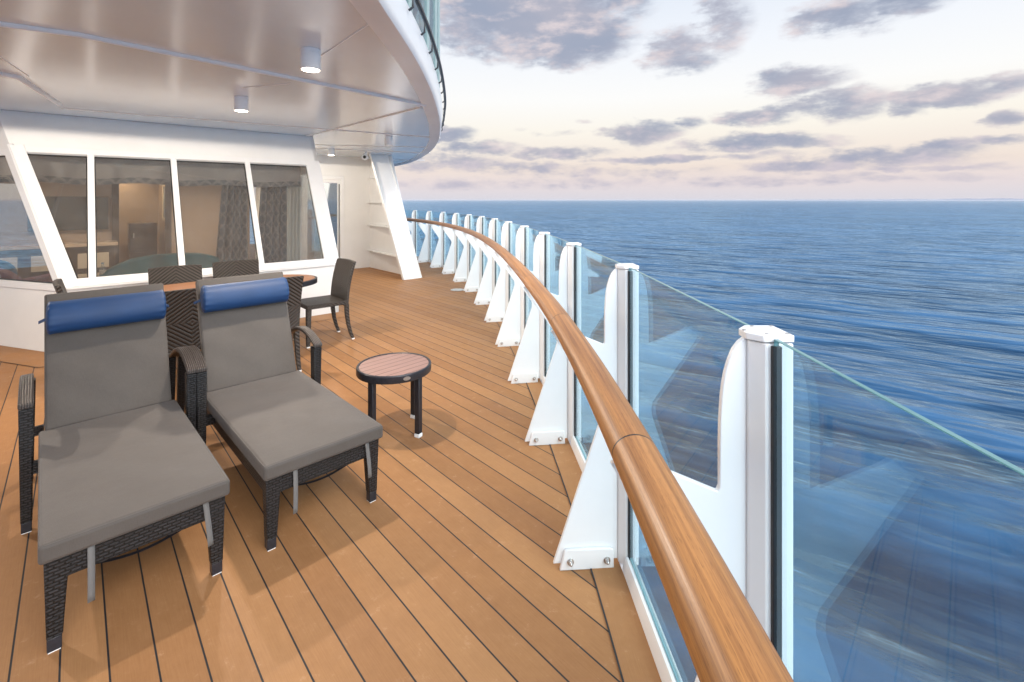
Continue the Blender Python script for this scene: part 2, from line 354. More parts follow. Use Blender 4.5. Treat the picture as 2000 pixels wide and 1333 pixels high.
def quadplate(bm, pts, nrm, t):
    n = Vector(nrm).normalized(); pts = [Vector(p) for p in pts]; k = len(pts)
    a = [bm.verts.new(p) for p in pts]; b = [bm.verts.new(p - n * t) for p in pts]
    fs = [bm.faces.new(a), bm.faces.new(b)]
    for i in range(k): fs.append(bm.faces.new((a[i], a[(i + 1) % k], b[(i + 1) % k], b[i])))
    bmesh.ops.recalc_face_normals(bm, faces=fs)
def cyl(bm, c, r, h, seg=24, r2=None, m=None):
    mm = (m or Matrix()) @ Matrix.Translation((c[0], c[1], c[2] + h / 2))
    bmesh.ops.create_cone(bm, cap_ends=True, segments=seg, radius1=r, radius2=r if r2 is None else r2, depth=h, matrix=mm)
def tube(bm, pts, r, seg=10, ry=None, up=(0, 0, 1), caps=True, uv0=None):
    pts = [Vector(p) for p in pts]; rings = []; n = len(pts); L = [0.0]
    for i in range(1, n): L.append(L[-1] + (pts[i] - pts[i - 1]).length)
    uvl = bm.loops.layers.uv.verify() if uv0 is not None else None
    for i, p in enumerate(pts):
        t = (pts[min(i + 1, n - 1)] - pts[max(i - 1, 0)]).normalized(); s = t.cross(Vector(up)).normalized(); u = s.cross(t).normalized()
        rr = r[i] if isinstance(r, (list, tuple)) else r
        rings.append([bm.verts.new(p + s * math.cos(2 * math.pi * k / seg) * rr + u * math.sin(2 * math.pi * k / seg) * (rr if ry is None else ry)) for k in range(seg)])
    for i in range(n - 1):
        for k in range(seg):
            f = bm.faces.new((rings[i][k], rings[i][(k + 1) % seg], rings[i + 1][(k + 1) % seg], rings[i + 1][k]))
            if uvl is not None:
                cr = 2 * math.pi * (r if not isinstance(r, (list, tuple)) else r[0]); a0, a1 = k / seg * cr, (k + 1) / seg * cr
                for lp, (uu, vv) in zip(f.loops, ((L[i], a0), (L[i], a1), (L[i + 1], a1), (L[i + 1], a0))): lp[uvl].uv = (uu + uv0, vv + uv0 * .37)
    if caps:
        for f in (rings[0], rings[-1]): bm.faces.new(f)
    bmesh.ops.recalc_face_normals(bm, faces=bm.faces[:])
def strip(bm, left, right, z, uv=False):
    uvl = bm.loops.layers.uv.verify() if uv else None; s = 0.0
    a = [bm.verts.new((p[0], p[1], z)) for p in left]; b = [bm.verts.new((p[0], p[1], z)) for p in right]
    for i in range(len(a) - 1):
        f = bm.faces.new((a[i], a[i + 1], b[i + 1], b[i])); d = (Vector(left[i + 1]) - Vector(left[i])).length
        if uv:
            for lp, q in zip(f.loops, ((s, 0), (s + d, 0), (s + d, .3), (s, .3))): lp[uvl].uv = q
        s += d
    for f in bm.faces:
        f.normal_update()
        if f.normal.z < 0: f.normal_flip()
def box_uv(bm, off):
    uvl = bm.loops.layers.uv.verify()
    for f in bm.faces:
        n = f.normal; ax = max(range(3), key=lambda i: abs(n[i])); i, j = ((1, 2), (0, 2), (0, 1))[ax]
        for lp in f.loops: lp[uvl].uv = (lp.vert.co[i] - off[0], lp.vert.co[j] - off[1])
def obj(name, bm, m, parent=None, bevel=0, seg=2, smooth=35, uvoff=(0, 0), subsurf=0):
    bm.normal_update()
    if not bm.loops.layers.uv: box_uv(bm, uvoff)
    me = bpy.data.meshes.new(name); bm.to_mesh(me); bm.free()
    for mm in (m if isinstance(m, (list, tuple)) else (m,)): me.materials.append(mm)
    if smooth:
        me.shade_smooth(); me.set_sharp_from_angle(angle=R(smooth))
    o = bpy.data.objects.new(name, me); C.objects.link(o)
    if parent: o.parent = parent
    if bevel:
        b = o.modifiers.new('bevel', 'BEVEL'); b.width = bevel; b.segments = seg; b.limit_method = 'ANGLE'; b.angle_limit = R(40)
    if subsurf:
        s = o.modifiers.new('sub', 'SUBSURF'); s.levels = subsurf; s.render_levels = subsurf
    return o
def NB(): return bmesh.new()
def tag(o, label, cat, group=None):
    o['label'] = label; o['category'] = cat
    if group: o['group'] = group
    return o
def thing(name, label, cat, loc=(0, 0, 0), rz=0, group=None):
    o = bpy.data.objects.new(name, None); C.objects.link(o); o.empty_display_size = .1
    o.location = loc; o.rotation_euler = (0, 0, rz)
    return tag(o, label, cat, group)
def struct(name, bm, m, **kw):
    o = obj(name, bm, m, **kw); o['kind'] = 'structure'; return o
def dup(root, loc, rz, label):
    r = root.copy(); C.objects.link(r); r.location = loc; r.rotation_euler = (0, 0, rz); r['label'] = label
    for ch in list(root.children):
        c = ch.copy(); C.objects.link(c); c.parent = r
        for gch in list(ch.children):
            d = gch.copy(); C.objects.link(d); d.parent = c
    return r
def catmull(P, n):
    P = [Vector(p) for p in P]; out = []
    for i in range(len(P) - 1):
        p0, p1, p2, p3 = P[max(i - 1, 0)], P[i], P[i + 1], P[min(i + 2, len(P) - 1)]
        for k in range(n):
            t = k / n; out.append(.5 * ((2 * p1) + (p2 - p0) * t + (2 * p0 - 5 * p1 + 4 * p2 - p3) * t * t + (3 * p1 - p0 - 3 * p2 + p3) * t ** 3))
    out.append(P[-1]); return out

# ------------------------------------------------------------------ railing line
STEP = 1.075
def theta(i):
    if i < .5: return R(5.4 + 3.0 * (i - .5))
    j = i - 4.5; return R(11.8 + 2.25 * j + .1625 * j * j)
SUB = 20
def march():
    pts = {0: Vector((.508, 2.13, 0))}; p = pts[0].copy()
    for k in range(0, 20 * SUB):
        i = (k + .5) / SUB; p = p + Vector((-math.sin(theta(i)), math.cos(theta(i)), 0)) * (STEP / SUB); pts[k + 1] = p.copy()
    p = pts[0].copy()
    for k in range(0, -4 * SUB, -1):
        i = (k - .5) / SUB; p = p - Vector((-math.sin(theta(i)), math.cos(theta(i)), 0)) * (STEP / SUB); pts[k - 1] = p.copy()
    return pts
RAILP = march()
def rail_at(i, inb=0.0):
    k = round(i * SUB); p = RAILP[k]; t = theta(i)
    return p + Vector((-math.cos(t), -math.sin(t), 0)) * inb
def rail_line(i0, i1, inb=0.0, step=.1):
    n = round((i1 - i0) / step); return [rail_at(i0 + k * step, inb) for k in range(n + 1)]
I0, I1 = -3.5, 17.0

# ------------------------------------------------------------------ setting : sea, coast, deck
bm = NB()
bmesh.ops.create_grid(bm, x_segments=4, y_segments=4, size=58000, matrix=Matrix.Translation((0, 0, -22)))
struct('sea', bm, MT['sea'], smooth=0)
bm = NB()
prev = None; top = []
for k in range(161):
    a = R(30 + 32 * k / 160); d = 30000
    hgt = 20 + 130 * max(0, (k - 25) / 135) * (.55 + .45 * math.sin(k * .31) * math.sin(k * .12 + 1)) + random.uniform(0, 18)
    top.append((a, hgt))
for i in range(160):
    vs = []
    for (a, h) in (top[i], top[i + 1]):
        p = Vector((math.sin(a), math.cos(a), 0)); q0 = p * 30000; q1 = p * 31500
        vs.append([bm.verts.new((q0.x, q0.y, -22)), bm.verts.new((q1.x, q1.y, h))])
    bm.faces.new((vs[0][0], vs[1][0], vs[1][1], vs[0][1]))
bmesh.ops.remove_doubles(bm, verts=bm.verts, dist=.5)
struct('distant_coast', bm, MT['coast'])

edge = rail_line(I0, I1, .036)
bm = NB()
lo = [(-14, edge[0].y)] + [(p.x, p.y) for p in edge] + [(-14, edge[-1].y)]
vs = [bm.verts.new((x, y, 0)) for x, y in lo]; vb = [bm.verts.new((x, y, -.35)) for x, y in lo]
bm.faces.new(vs); bm.faces.new(list(reversed(vb)))
for i in range(len(vs)):
    j = (i + 1) % len(vs); bm.faces.new((vs[i], vb[i], vb[j], vs[j]))
bmesh.ops.recalc_face_normals(bm, faces=bm.faces[:])
struct('deck', bm, MT['deck'], smooth=0)
bm = NB(); strip(bm, rail_line(I0, I1, .165), rail_line(I0, I1, .036), .004, True); struct('deck_margin', bm, MT['margin'], smooth=0)
bm = NB(); strip(bm, rail_line(I0, I1, .172), rail_line(I0, I1, .165), .005); struct('deck_margin_seam', bm, MT['caulk'], smooth=0)

# ------------------------------------------------------------------ railing posts, glass panels, hand rail
ORD = ['nearest', 'second', 'third', 'fourth', 'fifth', 'sixth', 'seventh', 'eighth', 'ninth', 'tenth', 'eleventh', 'twelfth', 'thirteenth', 'fourteenth', 'fifteenth', 'sixteenth']
def arc(cx, cz, r, a0, a1, n): return [(cx + r * math.cos(R(a0 + (a1 - a0) * k / n)), cz + r * math.sin(R(a0 + (a1 - a0) * k / n))) for k in range(n + 1)]
def make_post():
    t = thing('railing_post', '', 'railing post', group='white posts of the glass railing')
    prof = [(-.045, -.016), (-.045, .016), (-.020, .041), (.038, .041), (.038, -.041), (-.020, -.041)]
    bm = NB(); prism(bm, prof, .02, 1.298); obj('post', bm, MT['alu'], t, .003)
    bm = NB(); prism(bm, [(x + (.001 if x > 0 else -.006), y * 1.03) for x, y in prof], 1.301, 1.316); cp = obj('cap', bm, MT['alu'], t, .002)
    for sx, sy in ((-.046, 0), (-.014, .031), (.030, .031), (.030, -.031), (-.014, -.031)):
        bm = NB(); cyl(bm, (sx, sy, 1.3155), .0045, .002, 10); obj('screw', bm, MT['steel'], cp)
    bm = NB(); box(bm, (-.001, 0, .66), (.020, .099, 1.268)); obj('gasket', bm, MT['rubber'], t, .002)
    # bracket plate : foot, waist, arm that carries the rail, bulged head
    pl = [(-.045, .03)]
    pl += [(-.330, .02), (-.125, .63)]
    pl += [(-.116, .66), (-.115, .69), (-.122, .715), (-.305, .975), (-.34, 1.03), (-.31, 1.045), (-.272, 1.042), (-.255, 1.030), (-.116, .972), (-.107, .969), (-.103, .978)]
    pl += [(-.103, 1.07), (-.102, 1.12), (-.0985, 1.175), (-.0955, 1.20), (-.0905, 1.227), (-.083, 1.252), (-.073, 1.276), (-.060, 1.293), (-.049, 1.301), (-.045, 1.301)]
    bm = NB(); prism(bm, pl, -.007, .007, 'y'); obj('bracket', bm, MT['alu'], t, .0025)
    bm = NB(); prism(bm, [(-.305, .0), (-.066, .0), (-.068, .080), (-.080, .088), (-.272, .088), (-.284, .080)], -.024, -.0075, 'y')
    fl = obj('flange', bm, MT['alu'], t, .004)
    for x in (-.258, -.098):
        bm = NB(); rot = Matrix.Translation((x, -.024, .038)) @ Matrix.Rotation(R(90), 4, 'X')
        tube(bm, [(0, 0, z) for z in (0, .003, .0031, .012, .0121, .017, .021, .0235, .024)], [.015, .015, .011, .011, .0088, .0085, .006, .0025, .0005], 12, up=(0, 1, 0)); bmesh.ops.transform(bm, matrix=rot, verts=bm.verts)
        obj('bolt', bm, MT['steel'], fl)
    return t
post0 = make_post()
NEAR, FAR = -2, 15
for n, i in enumerate(range(NEAR, FAR + 1)):
    p = rail_at(i); k = i + 1
    lab = ('white railing post just outside the near end of the picture' if k < 0 else
           ('white railing post nearest the camera with its flat cap and four screws' if k == 0 else 'white bracketed railing post, %s counting from the nearest post' % ORD[k]) if k < 16 else 'white railing post at the far end of the curve behind the leaning fin')
    if n == 0: post0.location = p; post0.rotation_euler = (0, 0, theta(i)); post0['label'] = lab
    else: dup(post0, p, theta(i), lab)
for i in range(NEAR, FAR):
    k = i + 1
    lab = ('clear glass railing panel closest to the camera, cut off by the right edge' if k < 0 else 'clear glass railing panel between the %s and %s posts from the camera' % (ORD[k], ORD[k + 1]) if k < 15 else 'last clear glass panel at the far end of the railing')
    a = rail_at(i, .0); b = rail_at(i + 1, .0); d = (b - a).normalized(); a = a + d * .044; b = b - d * .044
    ln = (b - a).length; t = thing('glass_panel', lab, 'glass panel', a, math.atan2(d.y, d.x), 'glass panels of the railing')
    bm = NB(); box(bm, (ln / 2, 0, .684), (ln, .0105, 1.25))
    bmesh.ops.bevel(bm, geom=bm.edges[:], offset=.0012, segments=1, affect='EDGES')
    for f in bm.faces:
        f.normal_update(); f.material_index = 0 if abs(f.normal.y) > .95 else 1
    obj('pane', bm, [MT['glass'], MT['glassedge']], t, smooth=0)
    bm = NB(); prism(bm, [(-.034, -.3), (-.034, .012), (-.018, .014), (-.014, .062), (-.008, .062), (-.008, .05), (.008, .05), (.008, .062), (.020, .062), (.034, .02), (.034, -.3)], .0, ln, 'x'); obj('bottom_channel', bm, MT['alu'], t, .002)

hr = thing('handrail', 'long curved varnished teak handrail carried on white brackets along the glass railing', 'handrail', rail_at(0, .30))
hb = rail_at(0, .30)
for k, i in enumerate(range(-3, 16)):
    a, b = i - .05, i + .95
    pts = [rail_at(a + (b - a) * q / 20, .30) - hb + Vector((0, 0, 1.075)) for q in range(21)]
    d0 = (pts[1] - pts[0]).normalized(); pts[0] = pts[0] + d0 * .0026; pts[-1] = pts[-1] - d0 * .0026
    bm = NB(); tube(bm, pts, .0475, 28, .041, uv0=k * 3.71); obj('rail_segment', bm, MT['teak'], hr)
    bm = NB(); c = pts[0] - d0 * .0026; tube(bm, [c - d0 * .0026, c + d0 * .0026], .0474, 28, .0409); obj('joint', bm, MT['rubber'], hr)

# ------------------------------------------------------------------ upper deck : soffit, fascia, beads, railing, windows
ZC = 2.6
EDGE = [(-.62, -4), (-.63, -2), (-.64, 0), (-.645, 1.5), (-.65, 2.5), (-.66, 3.3), (-.69, 3.95), (-.75, 4.75), (-.87, 5.87), (-1.01, 6.85), (-1.28, 8.36), (-1.81, 10.4), (-2.74, 12.95), (-3.72, 14.6), (-5.2, 16.4), (-8, 18.4)]
EC = [Vector((p.x, p.y, 0)) for p in catmull([(x, y, 0) for x, y in EDGE], 12)]
def offs(d):
    out = []
    for i, p in enumerate(EC):
        t = (EC[min(i + 1, len(EC) - 1)] - EC[max(i - 1, 0)]).normalized(); out.append(p + Vector((-t.y, t.x, 0)) * d)
    return out
ud = thing('upper_deck', 'overhanging white upper deck with glossy soffit and curved fascia above the terrace', 'upper deck')
bm = NB()
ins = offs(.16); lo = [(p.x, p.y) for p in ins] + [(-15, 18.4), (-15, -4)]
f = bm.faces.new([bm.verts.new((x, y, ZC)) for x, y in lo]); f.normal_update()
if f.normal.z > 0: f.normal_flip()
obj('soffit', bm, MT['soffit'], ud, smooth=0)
bm = NB()
ring = [(.16, ZC), (.158, ZC - .012), (.012, ZC - .014), (0, ZC), (-.01, ZC + .03), (-.022, 2.77), (-.02, 2.79), (.01, 2.80), (.35, 2.80)]
cols = [[bm.verts.new((p.x, p.y, z)) for p in offs(d)] for d, z in ring]
for a, b in zip(cols, cols[1:]):
    for i in range(len(EC) - 1): bm.faces.new((a[i], a[i + 1], b[i + 1], b[i]))
bmesh.ops.recalc_face_normals(bm, faces=bm.faces[:]); obj('fascia', bm, MT['white'], ud, smooth=30)
def bead(pts, r, name='soffit_bead', ry=None):
    bm = NB(); tube(bm, [(*p, ZC - .002) for p in pts], r, 10, ry); obj(name, bm, MT['white'], ud)
bead([(-4.6, 2.95), (-3.35, 2.63), (-2.95, 2.68), (-2.6, 2.9), (-.93, 5.02), (-.90, 5.06)], .017, ry=.024)
bead([(-4.9, 5.27), (-1.16, 7.8)], .012, ry=.008); bead([(-3.2, 7.55), (-.98, 5.2)], .022, ry=.012)
bead([(-3.9, 9.3), (-1.75, 10.3)], .016, ry=.010); bead([(-1.33, 3.36), (-.80, 2.73)], .006, ry=.004); bead([(-2.4, 4.3), (-1.9, 4.15)], .005, ry=.003)
bead([(-4.0, 3.78), (-3.98, 3.89), (-4.68, 5.0)], .022, ry=.03); bead([(-4.2, 8.6), (-1.45, 9.2)], .010, ry=.006); bead([(-3.9, 3.9), (-2.85, 2.2)], .006, ry=.004); bead([(-4.1, 11.8), (-2.2, 12.2)], .012, ry=.008)
urail = [(p.x, p.y, 2.86) for p in offs(-.055)]
bm = NB(); tube(bm, urail, .016, 8); ur = obj('top_rail', bm, MT['darkmetal'], ud)
acc = 0; last = EC[0]
of1 = offs(-.03); of2 = offs(-.055)
for i in range(1, len(EC)):
    acc += (EC[i] - last).length; last = EC[i]
    if acc > .42:
        acc = 0; a = of1[i]; b = of2[i]; bm = NB(); tube(bm, [(a.x, a.y, 2.745), (b.x, b.y, 2.765), (b.x, b.y, 2.86)], .008, 6); obj('rail_stub', bm, MT['darkmetal'], ur)
wl = offs(.03)
bm = NB(); a = [bm.verts.new((p.x, p.y, 2.805)) for p in wl]; b = [bm.verts.new((p.x, p.y, 6.2)) for p in wl]
for i in range(len(wl) - 1): bm.faces.new((a[i], a[i + 1], b[i + 1], b[i]))
uw = obj('upper_window_band', bm, MT['uglass'], ud)
wl2 = offs(.6)
bm = NB(); a = [bm.verts.new((p.x, p.y, 2.805)) for p in wl2]; b = [bm.verts.new((p.x, p.y, 6.2)) for p in wl2]
for i in range(len(wl2) - 1): bm.faces.new((a[i], a[i + 1], b[i + 1], b[i]))
obj('upper_inner_wall', bm, MT['sheer'], ud)
acc = 0; last = EC[0]
for i in range(1, len(EC) - 1):
    acc += (EC[i] - last).length; last = EC[i]
    if acc > .95:
        acc = 0; p = wl[i]; t = (wl[i + 1] - wl[i - 1]).normalized(); bm = NB(); bar(bm, (p.x, p.y, 2.805), (p.x, p.y, 6.2), (t.y, -t.x, 0), .05, .05, .02); obj('mullion', bm, MT['mullion'], uw)
bm = NB(); fz = [(p.x, p.y) for p in offs(.02)] + [(-15, 18.4), (-15, -4)]
bm.faces.new([bm.verts.new((x, y, 6.2)) for x, y in fz]); obj('roof', bm, MT['white'], ud, smooth=0)

# down lights under the soffit
def downlight(loc, label, lit=True, power=135):
    t = thing('downlight', label, 'ceiling light', (loc[0], loc[1], ZC), 0, 'surface mounted downlights under the soffit')
    bm = NB(); tube(bm, [(0, 0, z) for z in (-.134, -.133, -.031, -.030, -.027, -.026, -.001)], [.059, .0625, .0625, .060, .060, .0625, .0625], 40, up=(0, 1, 0)); h = obj('housing', bm, MT['lampwhite'], t, smooth=30)
    bm = NB(); cyl(bm, (0, 0, -.1375), .055, .003, 32); obj('lamp_face', bm, MT['lamp' if lit else 'alu'], t)
    if lit:
        ld = bpy.data.lights.new('lamp', 'SPOT'); lo = bpy.data.objects.new('lamp', ld); C.objects.link(lo); lo.parent = t; lo.location = (0, 0, -.150)
        ld.spot_size = R(180); ld.spot_blend = .04
        ld.energy = power; ld.color = (1, .88, .74); ld.shadow_soft_size = .045
downlight((-1.34, 3.22), 'lit white cylinder downlight largest in view, hanging nearest the curved soffit edge')
downlight((-2.63, 4.70), 'lit white cylinder downlight above the dining table and loungers')
downlight((-3.50, 9.36), 'small lit white downlight by the glass door beyond the windows', True, 80)
downlight((-1.95, 7.65), 'unlit white cylinder downlight near the leaning fin under the outer soffit', False)
downlight((-4.5, 3.02), 'lit white downlight outside the left edge of the picture in front of the corner window', True, 210)

# ------------------------------------------------------------------ deck house (local x along the window wall, y inward)
L0 = Vector((-4.59, 4.98, 0))
dh = thing('deck_house', 'white deck house with raked cabin windows beside the teak coloured deck', 'deck house', L0, ANG)
ZS, ZT, K = .69, 2.19, .525
SL = Vector((0, -math.cos(math.atan(K)), math.sin(math.atan(K)))); 
NRM = Vector((0, -1, 0)) * math.cos(math.atan(K)) + Vector((0, 0, 1)) * math.sin(math.atan(K))
GX, GY = -.501, .865
def W(x, z): return Vector((x, K * (z - ZS), z))
def cx(z): return -.304 * (z - ZS)
def FC(s, z):           # left facet: s metres along it from the (raked) corner line
    b = .607 * (z - ZS) if z > ZS else 0.0
    return Vector((GX * (b + s), GY * (b + s), z))
XR = 2.86
bm = NB(); prism(bm, [(0, 0), (XR, 0), (XR, .09), (0.03, .09)], 0, ZS - .002); obj('lower_wall', bm, MT['white'], dh, .006)
bm = NB(); prism(bm, [(0, 0), (-.02, .09), (GX * 5 + .06, GY * 5), (GX * 5, GY * 5)], 0, ZS - .03); obj('side_lower_wall', bm, MT['white'], dh, .006)
bm = NB(); quadplate(bm, [W(cx(ZT), ZT), W(XR, ZT), W(XR, ZC), W(cx(ZC), ZC)], NRM, .05); obj('upper_wall', bm, MT['white'], dh, .003)
fn = Vector((-GY, GX, 0))
if fn.y > 0: fn = -fn
bm = NB(); quadplate(bm, [FC(0, 2.14), FC(5, 2.14), FC(5, ZC), FC(0, ZC)], fn, .05); obj('side_upper_wall', bm, MT['white'], dh, .003)
class Bars:
    def __init__(s, name, m, parent, bevel=.003): s.a = (name, m, parent, bevel)
    def bar(s, *k):
        q = NB(); bar(q, *k); return obj(s.a[0], q, s.a[1], s.a[2], s.a[3])
    def prism(s, *k):
        q = NB(); prism(q, *k); return obj(s.a[0], q, s.a[1], s.a[2], s.a[3])
def ringframe(bm, pts, nrm, w, t, off=0.0):
    n = Vector(nrm).normalized(); P = [Vector(p) for p in pts]; c = sum(P, Vector()) / len(P); k = len(P); loops = []
    for (ins_, o) in ((0, off), (w, off), (w, off - t), (0, off - t)):
        L_ = []
        for i in range(k):
            d1 = (P[i] - P[i - 1]).normalized(); d2 = (P[(i + 1) % k] - P[i]).normalized(); bi = (d2 - d1).normalized(); sn = abs(bi.cross(d1).length) or 1
            L_.append(bm.verts.new(P[i] + bi * (ins_ / sn) + n * o))
        loops.append(L_)
    for q in range(4):
        for i in range(k): bm.faces.new((loops[q][i], loops[q][(i + 1) % k], loops[(q + 1) % 4][(i + 1) % k], loops[(q + 1) % 4][i]))
    bmesh.ops.recalc_face_normals(bm, faces=bm.faces[:])
wf = Bars('window_frame', MT['alu'], dh)
wf.bar(W(cx(ZS + .04) , ZS + .04), W(XR - .08, ZS + .04), NRM, .09, .07, .022)
wf.bar(W(cx(ZT - .035), ZT - .035), W(XR - .08, ZT - .035), NRM, .075, .06, .0195)
for xb in (.205, 1.005, 1.86): wf.bar(W(xb, ZS + .06), W(xb, ZT - .05), NRM, .062, .06, .017)
wf.bar(W(2.765, ZS), W(2.765, ZT), NRM, .20, .06, .024)
wf.bar(W(cx(ZS) + .05, ZS), W(cx(ZT) + .05, ZT), NRM, .11, .06, .0265)
wf.bar((0 - .02, -.018, ZS - .004), (XR + .01, -.018, ZS - .004), (0, -1, 0), .02, .04, .006)
xs = [0.0, .205, 1.005, 1.86, 2.70]
for a, b in zip(xs, xs[1:]):
    bm = NB(); z0, z1 = ZS + .04, ZT - .04
    la = (cx(z0) + .04, cx(z1) + .04) if a == 0 else (a, a)
    pts = [W(la[0], z0), W(b, z0), W(b, z1), W(la[1], z1)]
    quadplate(bm, [p - NRM * .02 for p in pts], NRM, .008); obj('pane', bm, MT['wglass'], dh, smooth=0)
    g2 = NB(); inn = .031
    qs = [W((la[0] + .06) if a == 0 else a + inn, z0 + .045), W(b - inn, z0 + .045), W(b - inn, z1 - .036), W((la[1] + .06) if a == 0 else a + inn, z1 - .036)]
    ringframe(g2, [q - NRM * .012 for q in qs], NRM, .009, .01)
    obj('seal', g2, MT['rubber'], dh)
# left facet window
sf = Bars('side_window_frame', MT['alu'], dh)
sf.bar(FC(.055, ZS - .03), FC(.055, 2.14), fn, .10, .06, .02); sf.bar(FC(0, ZS + .0), FC(5, ZS + .0), fn, .07, .06, .017); sf.bar(FC(0, 2.115), FC(5, 2.115), fn, .06, .06, .0145)
for s in (1.2, 2.4): sf.bar(FC(s, ZS), FC(s, 2.1), fn, .06, .06, .012)
bm = NB(); quadplate(bm, [p - fn * .02 for p in (FC(.06, ZS), FC(5, ZS), FC(5, 2.12), FC(.06, 2.12))], fn, .008); obj('side_pane', bm, MT['wglass'], dh, smooth=0)
bm = NB()
ringframe(bm, [q - fn * .012 for q in (FC(.105, ZS + .035), FC(4, ZS + .035), FC(4, 2.085), FC(.105, 2.085))], fn, .010, .01)
obj('seal', bm, MT['rubber'], dh)
# corner cover
bm = NB(); a, b = W(cx(ZS) - .0, ZS - .02), W(cx(ZT), ZT + .02); cn = (NRM + fn).normalized(); bar(bm, a - cn * .004, b - cn * .004, cn, .05, .05, .022); obj('corner_cover', bm, MT['alu'], dh, .006)
# return wall with its own window, door wall, fin wall
YD = 4.05; XC = 5.43
def yk(z): return max(0, K * (z - ZS))
rw = Bars('return_wall', MT['white'], dh)
x0, x1 = XR - .06, XR - .002
rw.prism([(.0, 0), (YD, 0), (YD, .55), (0, .55)], x0, x1, 'x'); rw.prism([(yk(2.05), 2.05), (YD, 2.05), (YD, ZC), (yk(ZC), ZC)], x0, x1, 'x')
rw.prism([(0, .55), (.22, .55), (yk(2.05) + .2, 2.05), (yk(2.05), 2.05), (0, ZS)], x0, x1, 'x'); rw.prism([(2.6, .55), (YD, .55), (YD, 2.05), (2.6, 2.05)], x0, x1, 'x')
bm = NB(); prism(bm, [(.2, .53), (2.62, .53), (2.62, 2.07), (.95, 2.07)], XR - .035, XR - .028, 'x'); obj('return_pane', bm, MT['wglass'], dh, smooth=0)
rf = Bars('return_window_frame', MT['alu'], dh); rf.bar((XR, 1.55, .55), (XR, 1.55, 2.05), (1, 0, 0), .06, .06, .006); rf.bar((XR, .22, .575), (XR, 2.6, .575), (1, 0, 0), .05, .06, .008); rf.bar((XR, .9, 2.03), (XR, 2.6, 2.03), (1, 0, 0), .05, .06, .008)
DX0, DX1, DZ = 3.72, 4.60, 2.10
bm = NB(); prism(bm, [(XR, 0), (DX0, 0), (DX0, DZ), (DX1, DZ), (DX1, 0), (XC, 0), (XC, ZC), (XR, ZC)], YD, YD + .08, 'y')
obj('door_wall', bm, MT['white'], dh)
df = Bars('door_frame', MT['alu'], dh, .012)
for a, b, w_ in (((DX0, YD, 0), (DX0, YD, DZ), .09), ((DX1, YD, 0), (DX1, YD, DZ + .045), .09), ((DX0 - .045, YD, DZ), (DX1 + .0, YD, DZ), .09)): df.bar(a, b, (0, -1, 0), w_, .05, .03)
bm = NB(); ringframe(bm, [(DX0 + .047, YD, .01), (DX1 - .047, YD, .01), (DX1 - .047, YD, DZ - .047), (DX0 + .047, YD, DZ - .047)], (0, -1, 0), .06, .035, .012)
door = obj('door', bm, MT['alu'], dh, .003)
bm = NB(); prism(bm, [(DX0 + .1, .1), (DX1 - .1, .1), (DX1 - .1, DZ - .12), (DX0 + .1, DZ - .12)], YD + .008, YD + .016, 'y'); obj('door_pane', bm, MT['dglass'], door, smooth=0)
bm = NB(); bar(bm, (DX1 - .072, YD - .012, .1), (DX1 - .072, YD - .012, DZ - .14), (0, -1, 0), .022, .01, .003); obj('door_seal', bm, MT['rubber'], door)
# leaning fin and the stiffened wall behind it
FY0, FY1 = 1.85, 3.06
FN = Vector((0, -ZC, FY1 - FY0)).normalized()
fb = NB(); quadplate(fb, [(4.93, FY0, 0), (5.36, FY0, 0), (5.25, FY1, ZC), (4.80, FY1, ZC)], FN, .012)
obj('fin', fb, MT['white'], dh, .003)
ff = Bars('fin_flange', MT['white'], dh); ff.bar((4.935, FY0, .0), (4.805, FY1, ZC), (-1, 0, 0), .075, .012, .008); ff.bar((5.355, FY0, 0), (5.245, FY1, ZC), (1, 0, 0), .03, .012, .004)
bm = NB(); prism(bm, [(FY0 + .03, 0.0), (YD, 0), (YD, ZC), (FY1 + .03, ZC)], XC - .16, XC - .09, 'x'); obj('fin_wall', bm, MT['white'], dh)
for z in (.40, 1.0, 1.53, 2.1):
    bm = NB(); ys = FY0 + (FY1 - FY0) * z / ZC + .05; prism(bm, [(XC - .161, YD - .01), (XC - .22, YD - .01), (XC - (.40 if z < 1.2 else .26), ys), (XC - .161, ys)], z, z + .014); obj('stiffener', bm, MT['white'], dh)
# camera on the fin
sc = thing('security_camera', 'small round white security camera beside the top of the leaning fin', 'security camera', (-3.09, 10.2, 2.5))
bm = NB(); box(bm, (0, .02, .07), (.05, .04, .07)); obj('mount', bm, MT['alu'], sc, .004)
bm = NB(); rot = Matrix.Rotation(R(90), 4, 'X'); cyl(bm, (0, 0, -.06), .048, .11, 24, m=rot); hs = obj('housing', bm, MT['alu'], sc, .004)
bm = NB(); cyl(bm, (0, 0, .05), .066, .012, 28, m=rot); obj('shade', bm, MT['alu'], hs, .003)
bm = NB(); cyl(bm, (0, 0, .0625), .032, .003, 24, m=rot); obj('lens', bm, MT['rubber'], sc)

# cabin interior shell
RB, RZ = 4.5, 2.42
bm = NB(); prism(bm, [(-2.6, RB + 2.2), (XR - .07, RB + 2.2), (XR - .07, .1), (.1, .1), (GX * 5, GY * 5)], .012, .02); obj('cabin_floor', bm, MT['ifloor'], dh, smooth=0)
bm = NB(); prism(bm, [(-2.6, RB + 2.2), (XR - .07, RB + 2.2), (XR - .07, .95), (-.5, .95), (GX * 5, GY * 5)], RZ, RZ + .02); obj('cabin_ceiling', bm, MT['iceil'], dh, smooth=0)
DA, DB = .66, 1.36
cw = Bars('cabin_wall', MT['iwall'], dh, 0)
for a, b, c, d in ((-2.6, DA, .02, RZ), (DB, XR - .06, .02, RZ)): cw.prism([(a, c), (b, c), (b, d), (a, d)], RB, RB + .08, 'y')
cw.prism([(DA - .02, 2.05), (DB + .02, 2.05), (DB + .02, RZ), (DA - .02, RZ)], RB + .001, RB + .081, 'y')
